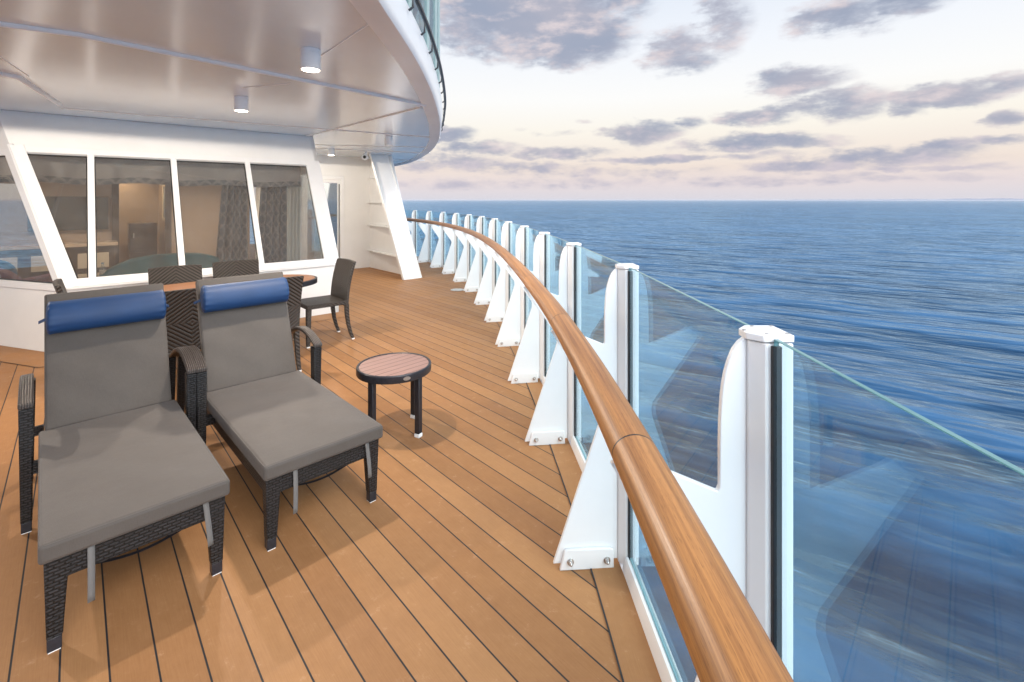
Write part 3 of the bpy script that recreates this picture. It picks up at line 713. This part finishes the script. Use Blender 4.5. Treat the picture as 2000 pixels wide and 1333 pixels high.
cw.prism([(-.2, RB + .1), (-.12, RB + .1), (-.12, RB + 2.2), (-.2, RB + 2.2)], .02, RZ); cw.prism([(1.46, RB + .1), (1.54, RB + .1), (1.54, RB + 2.2), (1.46, RB + 2.2)], .02, RZ); cw.prism([(-2.6, RB + 2.1), (XR - .1, RB + 2.1), (XR - .1, RB + 2.2), (-2.6, RB + 2.2)], .02, RZ)
cw.prism([(GX * 5 - .1, GY * 5), (GX * 5 - .02, GY * 5), (-2.5, RB), (-2.62, RB)], .02, RZ)
for x in (DA - .05, DB + .03):
    bm = NB(); box(bm, (x, RB - .012, 1.06), (.10, .03, 2.08)); obj('doorway_trim', bm, MT['darkwood'], dh, .004)
def inside(p): return L0 + EX * p[0] + PY * p[1] + Vector((0, 0, p[2]))
def ithing(name, label, cat, p, group=None, rz=0): return thing(name, label, cat, inside(p), ANG + rz, group)
t = ithing('television', 'large dark switched off television on the cabin back wall', 'television', (0.0, RB, 1.37))
bm = NB(); box(bm, (0, -.04, 0), (1.02, .05, .58)); obj('casing', bm, MT['darkmetal'], t, .004)
bm = NB(); box(bm, (0, -.067, 0), (.99, .004, .55)); obj('screen', bm, MT['screen'], t)
t = ithing('sideboard', 'dark wood sideboard with pale drawer fronts below the television', 'sideboard', (-.25, RB - .25, .02))
bm = NB(); box(bm, (0, 0, .4), (1.66, .44, .8)); obj('body', bm, MT['darkwood'], t, .004)
bm = NB(); box(bm, (0, -.01, .825), (1.74, .5, .05)); obj('top', bm, MT['ifloor'], t, .004)
for x in (-.55, 0, .55):
    for z in (.22, .56):
        bm = NB(); box(bm, (x, -.228, z), (.40, .02, .25)); obj('drawer_front', bm, MT['cream'], t, .003)
t = ithing('minibar_cabinet', 'dark minibar cabinet with brass handles in the lit hallway', 'cabinet', (1.12, RB + 1.5, .02))
bm = NB(); box(bm, (0, 0, .55), (.46, .42, 1.1)); obj('body', bm, MT['darkwood'], t, .005)
for z in (.28, .8):
    bm = NB(); box(bm, (0, -.215, z), (.41, .02, .44)); d_ = obj('door', bm, MT['darkwood'], t, .003)
    bm = NB(); box(bm, (-.16, -.235, z + .05), (.02, .02, .10)); obj('handle', bm, MT['steel'], d_)
def frame_pic(p, w, h, label, rz=0):
    t = ithing('framed_picture', label, 'picture', p, None, rz)
    bm = NB(); a, b = w / 2 + .025, h / 2 + .025; ringframe(bm, [(-a, 0, -b), (a, 0, -b), (a, 0, b), (-a, 0, b)], (0, -1, 0), .05, .035, .037)
    obj('frame', bm, MT['cream'], t, .003)
    bm = NB(); box(bm, (0, -.012, 0), (w - .04, .014, h - .04)); obj('artwork', bm, MT['art'], t)
frame_pic((2.47, RB, 1.53), .34, .46, 'blue artwork in a pale frame on the cabin back wall behind the curtain')
frame_pic((1.455, RB + .9, 1.55), .42, .7, 'tall pale framed picture on the hallway side wall', R(-90))
def sofa(p, w, label, m, rz=0, hgt=.82):
    t = ithing('sofa', label, 'sofa', p, None, rz)
    bm = NB(); box(bm, (0, -.05, .27), (w - .2, .62, .28)); obj('seat', bm, m, t, .05, 4)
    n = 16; bm = NB(); pts = []
    for i in range(n + 1):
        x = -w / 2 + w * i / n; pts.append((x, hgt - .22 * abs(2 * i / n - 1) ** 3))
    prism(bm, [(-w / 2, .1)] + pts + [(w / 2, .1)], .24, .40, 'y'); obj('backrest', bm, m, t, .03, 3)
    for s in (-1, 1):
        bm = NB(); box(bm, (s * (w / 2 - .06), -.03, .3), (.13, .66, .5)); obj('arm', bm, m, t, .04, 3)
    for x in (-1, 1):
        for y in (-.3, .3):
            bm = NB(); box(bm, (x * (w / 2 - .08), y, .04), (.05, .05, .1)); obj('leg', bm, MT['darkwood'], t)
sofa((1.05, 1.65, .02), 1.5, 'curved teal sofa with its back to the raked windows', MT['teal'], R(180), .84)
sofa((-.75, 2.6, .02), 1.1, 'plum sofa behind the corner window at the left edge', MT['plum'], R(150), .74)
t = ithing('cushion', 'pale blue cushion on the plum sofa behind the corner window', 'cushion', (-.72, 2.45, .62))
bm = NB(); bmesh.ops.create_uvsphere(bm, u_segments=20, v_segments=12, radius=.22, matrix=Matrix.Rotation(R(20), 4, 'X') @ Matrix.Diagonal((1, .38, 1, 1))); obj('cover', bm, MT['bluesofa'], t)
t = ithing('coffee_table', 'low dark table with a bottle on it behind the raked windows', 'table', (.18, 1.35, .02))
bm = NB(); box(bm, (0, 0, .56), (.62, .5, .03)); obj('top', bm, MT['darkwood'], t, .004)
for a in (-1, 1):
    for b in (-1, 1):
        bm = NB(); box(bm, (a * .27, b * .21, .27), (.035, .035, .545)); obj('leg', bm, MT['darkwood'], t)
t = ithing('water_bottle', 'small clear water bottle standing on the low cabin table', 'bottle', (.33, 1.3, .596))
bm = NB(); tube(bm, [(0, 0, 0), (0, 0, .01), (0, 0, .13), (0, 0, .17), (0, 0, .19)], [.03, .033, .033, .014, .013], 16, up=(0, 1, 0)); obj('body', bm, MT['bottle'], t)
bm = NB(); cyl(bm, (0, 0, .191), .015, .016, 14); obj('cap', bm, MT['bluesofa'], t)
bm = NB(); cyl(bm, (0, 0, .06), .034, .05, 18); obj('wrapper', bm, MT['cream'], t)
def curtain(p, w, h, label, folds=5, m='curtain', tie=.0, rz=0):
    t = ithing('curtain', label, 'curtain', p, 'curtains in the cabin', rz); n = 60; rows = 14; bm = NB(); uvl = bm.loops.layers.uv.verify(); g = []
    for j in range(rows + 1):
        f = j / rows; row = []; sc_ = 1 - tie * (f ** .8)
        for i in range(n + 1):
            s = i / n; x = (s - .5) * w * sc_ + tie * w * .35 * f; y = .045 * math.sin(s * folds * 2 * math.pi + .5 * math.sin(f * 3)) * (.7 + .3 * f)
            row.append(bm.verts.new((x, y, h * f)))
        g.append(row)
    for j in range(rows):
        for i in range(n):
            fc = bm.faces.new((g[j][i], g[j][i + 1], g[j + 1][i + 1], g[j + 1][i]))
            for lp, (a, b) in zip(fc.loops, ((i, j), (i + 1, j), (i + 1, j + 1), (i, j + 1))): lp[uvl].uv = (a / n * w * 1.5, b / rows * h)
    o = obj('drape', bm, MT[m], t, smooth=80); sm = o.modifiers.new('solid', 'SOLIDIFY'); sm.thickness = .004
curtain((1.76, 1.25, .03), .50, 1.85, 'dark circle patterned curtain behind the third raked window pane', 4, tie=.35)
curtain((2.33, 1.30, .03), .50, 1.85, 'dark circle patterned curtain behind the fourth raked window pane', 4, tie=.25)
curtain((2.62, 1.15, .03), .20, 1.85, 'plain pale sheer curtain at the right end of the raked windows', 4, 'sheer')
bm = NB(); P = [Vector((-1.5 + .2 * i, 1.1 + .04 * math.sin(i * .9), 0)) for i in range(22)]
a = [bm.verts.new((p.x, p.y, 1.86 + .015 * math.sin(i * 1.3))) for i, p in enumerate(P)]; b = [bm.verts.new((p.x, p.y + .0, RZ)) for p in P]
for i in range(21): bm.faces.new((a[i], a[i + 1], b[i + 1], b[i]))
t = ithing('pelmet', 'grey draped pelmet with patterned trim across the top of the cabin windows', 'pelmet', (0, 0, 0)); o = obj('drape', bm, MT['grayfab'], t, smooth=80)
bm = NB(); a = [bm.verts.new((p.x, p.y - .006, 1.80 + .015 * math.sin(i * 1.3))) for i, p in enumerate(P)]; b = [bm.verts.new((p.x, p.y - .006, 1.875 + .015 * math.sin(i * 1.3))) for i, p in enumerate(P)]
for i in range(21): bm.faces.new((a[i], a[i + 1], b[i + 1], b[i]))
obj('trim', bm, MT['curtain'], t, smooth=80)
def cabin_light(p, label, power, colr=(1, .72, .42)):
    t = ithing('cabin_light', label, 'ceiling light', p, 'recessed cabin lights')
    bm = NB(); cyl(bm, (0, 0, -.012), .06, .012, 24); obj('ring', bm, MT['alu'], t)
    bm = NB(); cyl(bm, (0, 0, -.015), .045, .003, 24); obj('lamp_face', bm, MT['lamp'], t)
    ld = bpy.data.lights.new('lamp', 'SPOT'); lo = bpy.data.objects.new('lamp', ld); C.objects.link(lo); lo.parent = t; lo.location = (0, 0, -.03); ld.energy = power; ld.color = colr; ld.spot_size = R(150); ld.spot_blend = .8; ld.shadow_soft_size = .05
cabin_light((.75, RB + 1.7, RZ), 'warm recessed light on the hallway ceiling above the minibar', 70)
cabin_light((1.3, RB + .7, RZ), 'warm recessed light on the hallway ceiling beside the picture', 80)
cabin_light((1.9, 3.2, RZ), 'added unseen warm light in the cabin ceiling by the framed picture', 170, (1, .8, .6))  # unseen fixture added to light the cabin interior
cabin_light((-.4, 3.2, RZ), 'added unseen warm light in the cabin ceiling by the television', 130, (1, .8, .6))  # second added fixture, brightens the room around the television

# margin board round the deck house foot
bm = NB(); c0 = L0; rr = L0 + EX * XR
lft = L0 + (EX * GX + PY * GY) * 5; nl = -PY; n2 = (EX * fn.x + PY * fn.y)
o_c = L0 + (nl + n2).normalized() * .33 / max(.3, (nl + n2).normalized().dot(nl)) 
A = [lft, L0, rr + EX * .0]; B = [lft + n2 * .33, o_c, rr - PY * .33]
strip(bm, [(p.x, p.y) for p in A], [(p.x, p.y) for p in B], .004, True); struct('deck_border', bm, MT['margin'], smooth=0)
bm = NB(); B2 = [lft + n2 * .337, o_c + (nl + n2).normalized() * .008, rr - PY * .337]
strip(bm, [(p.x, p.y) for p in B], [(p.x, p.y) for p in B2], .005); struct('deck_border_seam', bm, MT['caulk'], smooth=0)

# ------------------------------------------------------------------ loungers
def tapered(bm, x0, y0, a0, b0, x1, y1, a1, b1, z0, z1, n=1):
    """square leg: centre/half sizes at the top (0) and foot (1)"""
    vs = [[bm.verts.new((x + i * a, y + j * b, z)) for i, j in ((-1, -1), (1, -1), (1, 1), (-1, 1))] for x, y, a, b, z in ((x1, y1, a1, b1, z0), (x0, y0, a0, b0, z1))]
    bm.faces.new(list(reversed(vs[0]))); bm.faces.new(vs[1])
    for i in range(4): bm.faces.new((vs[0][i], vs[0][(i + 1) % 4], vs[1][(i + 1) % 4], vs[1][i]))
    bmesh.ops.recalc_face_normals(bm, faces=bm.faces[:])
def cushion(bm, sx, sy, sz, nx=18, ny=28, crown=.012):
    g = {}
    for side in (0, 1):
        for j in range(ny + 1):
            for i in range(nx + 1):
                a, b = 2 * i / nx - 1, 2 * j / ny - 1
                k = (1 - a ** 8) * (1 - b ** 8); edge_ = (abs(a) > .999 or abs(b) > .999)
                z = (sz if side else 0) + (crown * k * (1 if side else -.2)) + (.003 * math.sin(a * 5 + b * 9) * k)
                g[side, i, j] = bm.verts.new((a * sx / 2, b * sy / 2, z))
    for j in range(ny):
        for i in range(nx):
            bm.faces.new((g[1, i, j], g[1, i + 1, j], g[1, i + 1, j + 1], g[1, i, j + 1])); bm.faces.new((g[0, i, j], g[0, i, j + 1], g[0, i + 1, j + 1], g[0, i + 1, j]))
    for i in range(nx):
        bm.faces.new((g[0, i, 0], g[0, i + 1, 0], g[1, i + 1, 0], g[1, i, 0])); bm.faces.new((g[0, i + 1, ny], g[0, i, ny], g[1, i, ny], g[1, i + 1, ny]))
    for j in range(ny):
        bm.faces.new((g[0, 0, j + 1], g[0, 0, j], g[1, 0, j], g[1, 0, j + 1])); bm.faces.new((g[0, nx, j], g[0, nx, j + 1], g[1, nx, j + 1], g[1, nx, j]))
def make_lounger():
    t = thing('lounge_chair', '', 'lounge chair', group='cushioned wicker loungers')
    zf = .335
    def piping(sx, sy, sz, mtx, par):
        q = NB(); a, b, r_ = sx / 2 - .0045, sy / 2 - .0045, .02; pts = []
        for cx_, cy_, a0 in ((a - r_, b - r_, 0), (-a + r_, b - r_, 90), (-a + r_, -b + r_, 180), (a - r_, -b + r_, 270)):
            for k in range(6): an = R(a0 + 90 * k / 5); pts.append((cx_ + r_ * math.cos(an), cy_ + r_ * math.sin(an), sz - .0045))
        full = []
        for k in range(len(pts)):
            p0, p1 = Vector(pts[k]), Vector(pts[(k + 1) % len(pts)]); m_ = max(1, int((p1 - p0).length / .05))
            full += [p0.lerp(p1, w / m_) for w in range(m_)]
        full.append(full[0].copy()); tube(q, full, .0028, 6, caps=False); bmesh.ops.transform(q, matrix=mtx, verts=q.verts); obj('piping', q, MT['fabric'], par)
    def one(name, c, sz, bv=.006):
        q = NB(); box(q, c, sz); return obj(name, q, MT['wicker'], t, bv)
    one('front_apron', (0, .005, zf - .042), (.545, .030, .080)); one('rear_apron', (0, 1.42, zf - .05), (.50, .03, .09))
    for s in (-1, 1): one('side_apron', (s * .257, .72, zf - .045), (.030, 1.396, .085))
    for y in (.35, .7, 1.05): one('cross_bar', (0, y, zf - .02), (.482, .05, .02))
    for s in (-1, 1):                 # foot legs
        bm = NB(); tapered(bm, s * .247, .018, .034, .030, s * .252, .018, .022, .022, .05, zf - .004); lg = obj('leg', bm, MT['wicker'], t, .005)
        bm = NB(); box(bm, (s * .2525, .018, .028), (.040, .040, .048)); obj('metal_foot', bm, MT['darkmetal'], lg, .003)
        bm = NB(); box(bm, (s * .2525, .018, .002), (.034, .034, .004)); obj('glide', bm, MT['alu'], lg)
    for s in (-1, 1):                 # arm posts
        bm = NB(); tapered(bm, s * .338, .95, .026, .036, s * .336, .95, .021, .024, .05, .600); lg = obj('leg', bm, MT['wicker'], t, .006)
        bm = NB(); box(bm, (s * .336, .95, .028), (.038, .044, .048)); obj('metal_foot', bm, MT['darkmetal'], lg, .003)
        bm = NB(); box(bm, (s * .336, .95, .002), (.034, .036, .004)); obj('glide', bm, MT['alu'], lg)
        bm = NB(); tapered(bm, s * .330, 1.50, .024, .03, s * .335, 1.56, .020, .022, .03, .585); lg = obj('leg', bm, MT['wicker'], t, .006)
        bm = NB(); box(bm, (s * .335, 1.56, .015), (.038, .042, .03)); obj('metal_foot', bm, MT['darkmetal'], lg, .003)
        one('arm_bracket', (s * .303, .95, .30), (.07, .05, .05), .004); one('arm_bracket', (s * .298, 1.46, .30), (.05, .03, .05), .004)
        bm = NB(); n = 12; rows = []
        for i in range(n + 1):
            f = i / n; y = .908 + .64 * f; z = .600 + .075 * math.sin(math.pi * min(1, f * 1.15)) ** .9 - .05 * f * f; w_ = .028 - .004 * f
            rows.append([bm.verts.new(q) for q in ((s * .338 - w_, y, z), (s * .338 + w_, y, z), (s * .338 + w_, y, z + .026), (s * .338 - w_, y, z + .026))])
        for i in range(n):
            for k in range(4): bm.faces.new((rows[i][k], rows[i][(k + 1) % 4], rows[i + 1][(k + 1) % 4], rows[i + 1][k]))
        bm.faces.new(rows[0]); bm.faces.new(rows[-1]); bmesh.ops.recalc_face_normals(bm, faces=bm.faces[:]); obj('armrest', bm, MT['armweave'], t, .008, 3)
    BA = R(68)                        # back
    bmat = Matrix.Translation((0, 1.165, .385)) @ Matrix.Rotation(BA, 4, 'X')
    bm = NB(); box(bm, (0, .36, -.025), (.525, .70, .03), m=bmat)
    obj('back_frame', bm, MT['wicker'], t, .006)
    bm = NB(); cushion(bm, .590, 1.175, .068); bmesh.ops.translate(bm, verts=bm.verts, vec=(0, .5525, zf + .002)); ct = obj('seat_cushion', bm, MT['fabric'], t, .013, 3, 60)
    piping(.590, 1.175, .068, Matrix.Translation((0, .5525, zf + .002)), ct)
    bm = NB(); cushion(bm, .545, .725, .058, 18, 20, .006); bmesh.ops.transform(bm, matrix=bmat @ Matrix.Translation((0, .36, -.003)), verts=bm.verts); bc = obj('back_cushion', bm, MT['fabric'], t, .011, 3, 60)
    piping(.545, .725, .058, bmat @ Matrix.Translation((0, .36, -.003)), bc)
    # bolster pillow
    rs = []; L = .535; pts = []
    hx = [0, .0015, .004, .008, .012, .017, .03, .06, .12, .2]; xs_ = [-L / 2 + h for h in hx] + [0] + [L / 2 - h for h in reversed(hx)]
    for x in xs_:
        e = min(1, (L / 2 - abs(x)) / .016); rs.append(.024 + .060 * math.sqrt(max(0, 1 - (1 - e) ** 2)))
        pts.append((x, 0, 0))
    bm = NB(); tube(bm, pts, rs, 60, None, up=(0, 0, 1))
    for v in bm.verts:
        a = math.atan2(v.co.z, v.co.y); en = max(0, 1 - (L / 2 - abs(v.co.x)) / .05); k = 1 + .045 * en * math.sin(a * 13); v.co.y *= k * .70; v.co.z *= k * 1.04
    bmesh.ops.transform(bm, matrix=bmat @ Matrix.Translation((0, .575, .104)) @ Matrix.Rotation(R(90), 4, 'X'), verts=bm.verts)
    pw = obj('headrest_pillow', bm, MT['blue'], t, smooth=70)
    for s in (-1, 1):
        bm = NB(); bar(bm, bmat @ Vector((s * .262, .575, .10)), bmat @ Vector((s * .296, .573, .03)), (s * .6, -.6, .3), .016, .003); obj('pillow_tie', bm, MT['blue'], pw)
    # hanging webbing straps at the foot end
    for x, ln_, sw in ((-.155, .215, 0), (.205, .20, .02)):
        bm = NB(); n = 8; a = []
        for i in range(n + 1):
            f = i / n; z = zf - ln_ * f + .012; yy = -.018 - .006 * math.sin(f * 3) ; xx = x + sw * f
            a.append([bm.verts.new((xx - .0105, yy, z)), bm.verts.new((xx + .0105, yy + .003, z))])
        for i in range(n): bm.faces.new((a[i][0], a[i][1], a[i + 1][1], a[i + 1][0]))
        o = obj('strap', bm, MT['strap'], t); so = o.modifiers.new('solid', 'SOLIDIFY'); so.thickness = .002
    bm = NB(); tube(bm, [(-.22 + .44 * i / 14, .06, .25 - .05 * math.sin(math.pi * i / 14)) for i in range(15)], .010, 6, .003); obj('tie_strap', bm, MT['darkmetal'], t)
    return t
MT['armweave'] = None
def arm_mat():
    m, nt, b = mat('armrest_weave'); g = G(nt); sp = g.n('ShaderNodeSeparateXYZ', {0: g.uv()})
    a = g.m('ABSOLUTE', g.m('SINE', g.m('MULTIPLY', sp.outputs[0], 330.0))); c = g.m('ABSOLUTE', g.m('SINE', g.m('MULTIPLY', sp.outputs[1], 420.0)))
    h = g.m('ADD', g.m('MULTIPLY', a, .8), g.m('MULTIPLY', c, .3))
    g.put(b.inputs['Base Color'], g.mix(g.mr(h, .2, .9), (.010, .009, .009, 1), (.075, .060, .052, 1))); b.inputs['Roughness'].default_value = .33
    g.bump(h, .9, .003, b); return m
MT['armweave'] = arm_mat()
lounger = make_lounger(); LROT = ANG + R(2.2)
lounger.location = (-1.44, 1.89, 0); lounger.rotation_euler = (0, 0, LROT); lounger['label'] = 'taupe cushioned wicker lounger with blue headrest, the left one nearer the camera'
dup(lounger, (-.917, 2.388, 0), LROT, 'taupe cushioned wicker lounger with blue headrest standing beside the small round table')

# ------------------------------------------------------------------ side table
st = thing('side_table', 'small round slatted side table with dark metal rim beside the right lounger', 'side table', (-.82, 3.37, 0), R(-42))
bm = NB(); cyl(bm, (0, 0, .432), .236, .024, 64); obj('tabletop', bm, MT['slat'], st, .002)
bm = NB(); n = 72
pr = [(.238, .410), (.252, .410), (.254, .415), (.254, .455), (.250, .4605), (.240, .4605), (.236, .457)]
rg = [[bm.verts.new((r * math.cos(2 * math.pi * k / n), r * math.sin(2 * math.pi * k / n), z)) for r, z in pr] for k in range(n)]
for k in range(n):
    for i in range(len(pr)): bm.faces.new((rg[k][i], rg[(k + 1) % n][i], rg[(k + 1) % n][(i + 1) % len(pr)], rg[k][(i + 1) % len(pr)]))
bmesh.ops.recalc_face_normals(bm, faces=bm.faces[:]); rim = obj('rim', bm, MT['darkmetal'], st)
bm = NB(); am = Matrix.Rotation(R(-16), 4, 'Z') @ Matrix.Translation((.254, 0, .436)) @ Matrix.Rotation(R(90), 4, 'Y') @ Matrix.Diagonal((.62, 1.2, 1, 1)); cyl(bm, (0, 0, 0), .02, .003, 24, m=am); obj('badge', bm, MT['steel'], rim)
for a in (14, 104, 194, 284):
    bm = NB(); mm = Matrix.Rotation(R(a), 4, 'Z'); box(bm, (.212, 0, .219), (.038, .038, .386), m=mm); lg = obj('leg', bm, MT['darkmetal'], st, .004)
    bm = NB(); box(bm, (.212, 0, .012), (.040, .040, .024), m=mm); obj('glide', bm, MT['alu'], lg, .003)
for a in (14, 104):
    bm = NB(); box(bm, (0, 0, .415), (.42, .03, .02), m=Matrix.Rotation(R(a), 4, 'Z') @ Matrix.Translation((0, 0, -.002 * (a > 50)))); obj('cross_bar', bm, MT['darkmetal'], st)

# ------------------------------------------------------------------ dining table and chairs
dt = thing('dining_table', 'long oval wooden dining table with dark edge between the wicker chairs', 'dining table', (-2.9, 4.86, 0), ANG)
def oval(a, b, n=96): return [(a * math.copysign(abs(math.cos(2 * math.pi * k / n)) ** .9, math.cos(2 * math.pi * k / n)), b * math.copysign(abs(math.sin(2 * math.pi * k / n)) ** .9, math.sin(2 * math.pi * k / n))) for k in range(n)]
bm = NB(); prism(bm, oval(.885, .445), .722, .745); obj('tabletop', bm, MT['table_wood'], dt, .002)
bm = NB(); o1, o2 = oval(.89, .45), oval(.91, .47); n = len(o1)
g4 = [[bm.verts.new((*p, z)) for p in o] for o, z in ((o1, .743), (o2, .740), (o2, .690), (o1, .690))]
for q in range(4):
    for i in range(n): bm.faces.new((g4[q][i], g4[q][(i + 1) % n], g4[(q + 1) % 4][(i + 1) % n], g4[(q + 1) % 4][i]))
bmesh.ops.recalc_face_normals(bm, faces=bm.faces[:]); obj('edge_band', bm, MT['darkmetal'], dt)
for x in (-.55, .55):
    for y in (-.25, .25):
        bm = NB(); box(bm, (x, y, .35), (.055, .055, .70)); obj('leg', bm, MT['darkmetal'], dt, .004)
def make_chair():
    t = thing('dining_chair', '', 'dining chair', group='dark wicker chairs round the oval table')
    bm = NB(); box(bm, (0, -.005, .435), (.455, .44, .048)); obj('seat', bm, MT['chevron'], t, .012, 3)
    def yb(z): f = (z - .41) / .48; return .205 + .075 * f * f + .012 * f
    rows, nx = 12, 10; bm = NB(); g = {}
    for sd in (0, 1):
        for j in range(rows + 1):
            z = .38 + .51 * j / rows
            for i in range(nx + 1):
                a = 2 * i / nx - 1; w_ = .226 + .012 * (j / rows); cv = .022 * (1 - a * a)
                g[sd, i, j] = bm.verts.new((a * w_, yb(z) + cv + (.036 if sd else 0), z + .006 * (1 - a * a) * (j == rows)))
    for j in range(rows):
        for i in range(nx):
            bm.faces.new((g[0, i, j], g[0, i + 1, j], g[0, i + 1, j + 1], g[0, i, j + 1])); bm.faces.new((g[1, i, j], g[1, i, j + 1], g[1, i + 1, j + 1], g[1, i + 1, j]))
        for i in (0, nx): bm.faces.new((g[0, i, j], g[0, i, j + 1], g[1, i, j + 1], g[1, i, j]))
    for i in range(nx):
        for j in (0, rows): bm.faces.new((g[0, i, j], g[0, i + 1, j], g[1, i + 1, j], g[1, i, j]))
    bmesh.ops.recalc_face_normals(bm, faces=bm.faces[:]); bk = obj('backrest', bm, MT['chevron'], t, .008, 2, 50, uvoff=(0, .615))
    bm = NB(); bar(bm, (-.05, yb(.42) + .075, .385), (.05, yb(.42) + .075, .385), (0, 1, 0), .022, .012, .02); obj('pull_handle', bm, MT['steel'], bk, .005)
    for s in (-1, 1):
        bm = NB(); tapered(bm, s * .203, -.198, .026, .026, s * .205, -.205, .018, .018, .015, .413); lg = obj('leg', bm, MT['chevron'], t, .005)
        bm = NB(); box(bm, (s * .205, -.205, .0075), (.032, .032, .015)); obj('glide', bm, MT['alu'], lg)
        bm = NB(); pts = [(.415, .225, .022), (.30, .228, .021), (.18, .245, .019), (.08, .272, .017), (.015, .298, .016)]; rr_ = []
        for z, y, h in pts: rr_.append([bm.verts.new((s * .203 + i * h, y + j * h, z)) for i, j in ((-1, -1), (1, -1), (1, 1), (-1, 1))])
        for a, b in zip(rr_, rr_[1:]):
            for k in range(4): bm.faces.new((a[k], a[(k + 1) % 4], b[(k + 1) % 4], b[k]))
        bm.faces.new(rr_[0]); bm.faces.new(rr_[-1]); bmesh.ops.recalc_face_normals(bm, faces=bm.faces[:]); lg = obj('leg', bm, MT['chevron'], t, .004)
        bm = NB(); box(bm, (s * .203, .299, .0075), (.03, .03, .015)); obj('glide', bm, MT['alu'], lg)
    return t
ch = make_chair()
spots = [((-3.38, 4.93), ANG, 'dark wicker dining chair on the window side of the table, left of its neighbour'),
         ((-3.00, 5.39), ANG, 'dark wicker dining chair on the window side of the table, nearer the far end'),
         ((-2.76, 4.10), ANG + math.pi, 'dark wicker dining chair with back to us, seen between the two loungers'),
         ((-2.335, 4.60), ANG + math.pi, 'dark wicker dining chair with back to us, half hidden behind the right lounger'),
         ((-2.19, 5.52), ANG - math.pi / 2, 'dark wicker dining chair at the right end of the table, seen side on'),
         ((-3.70, 4.40), ANG + math.pi / 2, 'dark wicker dining chair at the left end of the table, only its top showing')]
for i, (p, rz, lab) in enumerate(spots):
    if i == 0: ch.location = (*p, 0); ch.rotation_euler = (0, 0, rz); ch['label'] = lab
    else: dup(ch, (*p, 0), rz, lab)

# ------------------------------------------------------------------ small deck fitting
dc = thing('deck_plate', 'small oval stainless deck plate lying by the foot of the railing brackets', 'deck plate', (-.97, 8.58, 0.004), ANG)
bm = NB(); cyl(bm, (0, 0, 0), .12, .006, 36); pl_ = obj('plate', bm, MT['steel'], dc, .002)
for a in range(4):
    bm = NB(); cyl(bm, (.09 * math.cos(a * 1.57 + .7), .09 * math.sin(a * 1.57 + .7), .006), .008, .003, 10); obj('screw', bm, MT['steel'], pl_)

# ------------------------------------------------------------------ sea haze
bm = NB(); box(bm, (0, 0, -7.5), (118000, 118000, 31))
hz = bpy.data.meshes.new('haze'); bm.to_mesh(hz); bm.free(); ho = bpy.data.objects.new('haze', hz); C.objects.link(ho); ho['kind'] = 'stuff'
hm = bpy.data.materials.new('haze'); hm.use_nodes = True; hn = hm.node_tree; hn.nodes.clear()
pv = hn.nodes.new('ShaderNodeVolumePrincipled'); pv.inputs['Color'].default_value = (.86, .88, .95, 1); pv.inputs['Density'].default_value = 5e-5; pv.inputs['Anisotropy'].default_value = .0
ou = hn.nodes.new('ShaderNodeOutputMaterial'); hn.links.new(pv.outputs[0], ou.inputs['Volume']); hz.materials.append(hm)
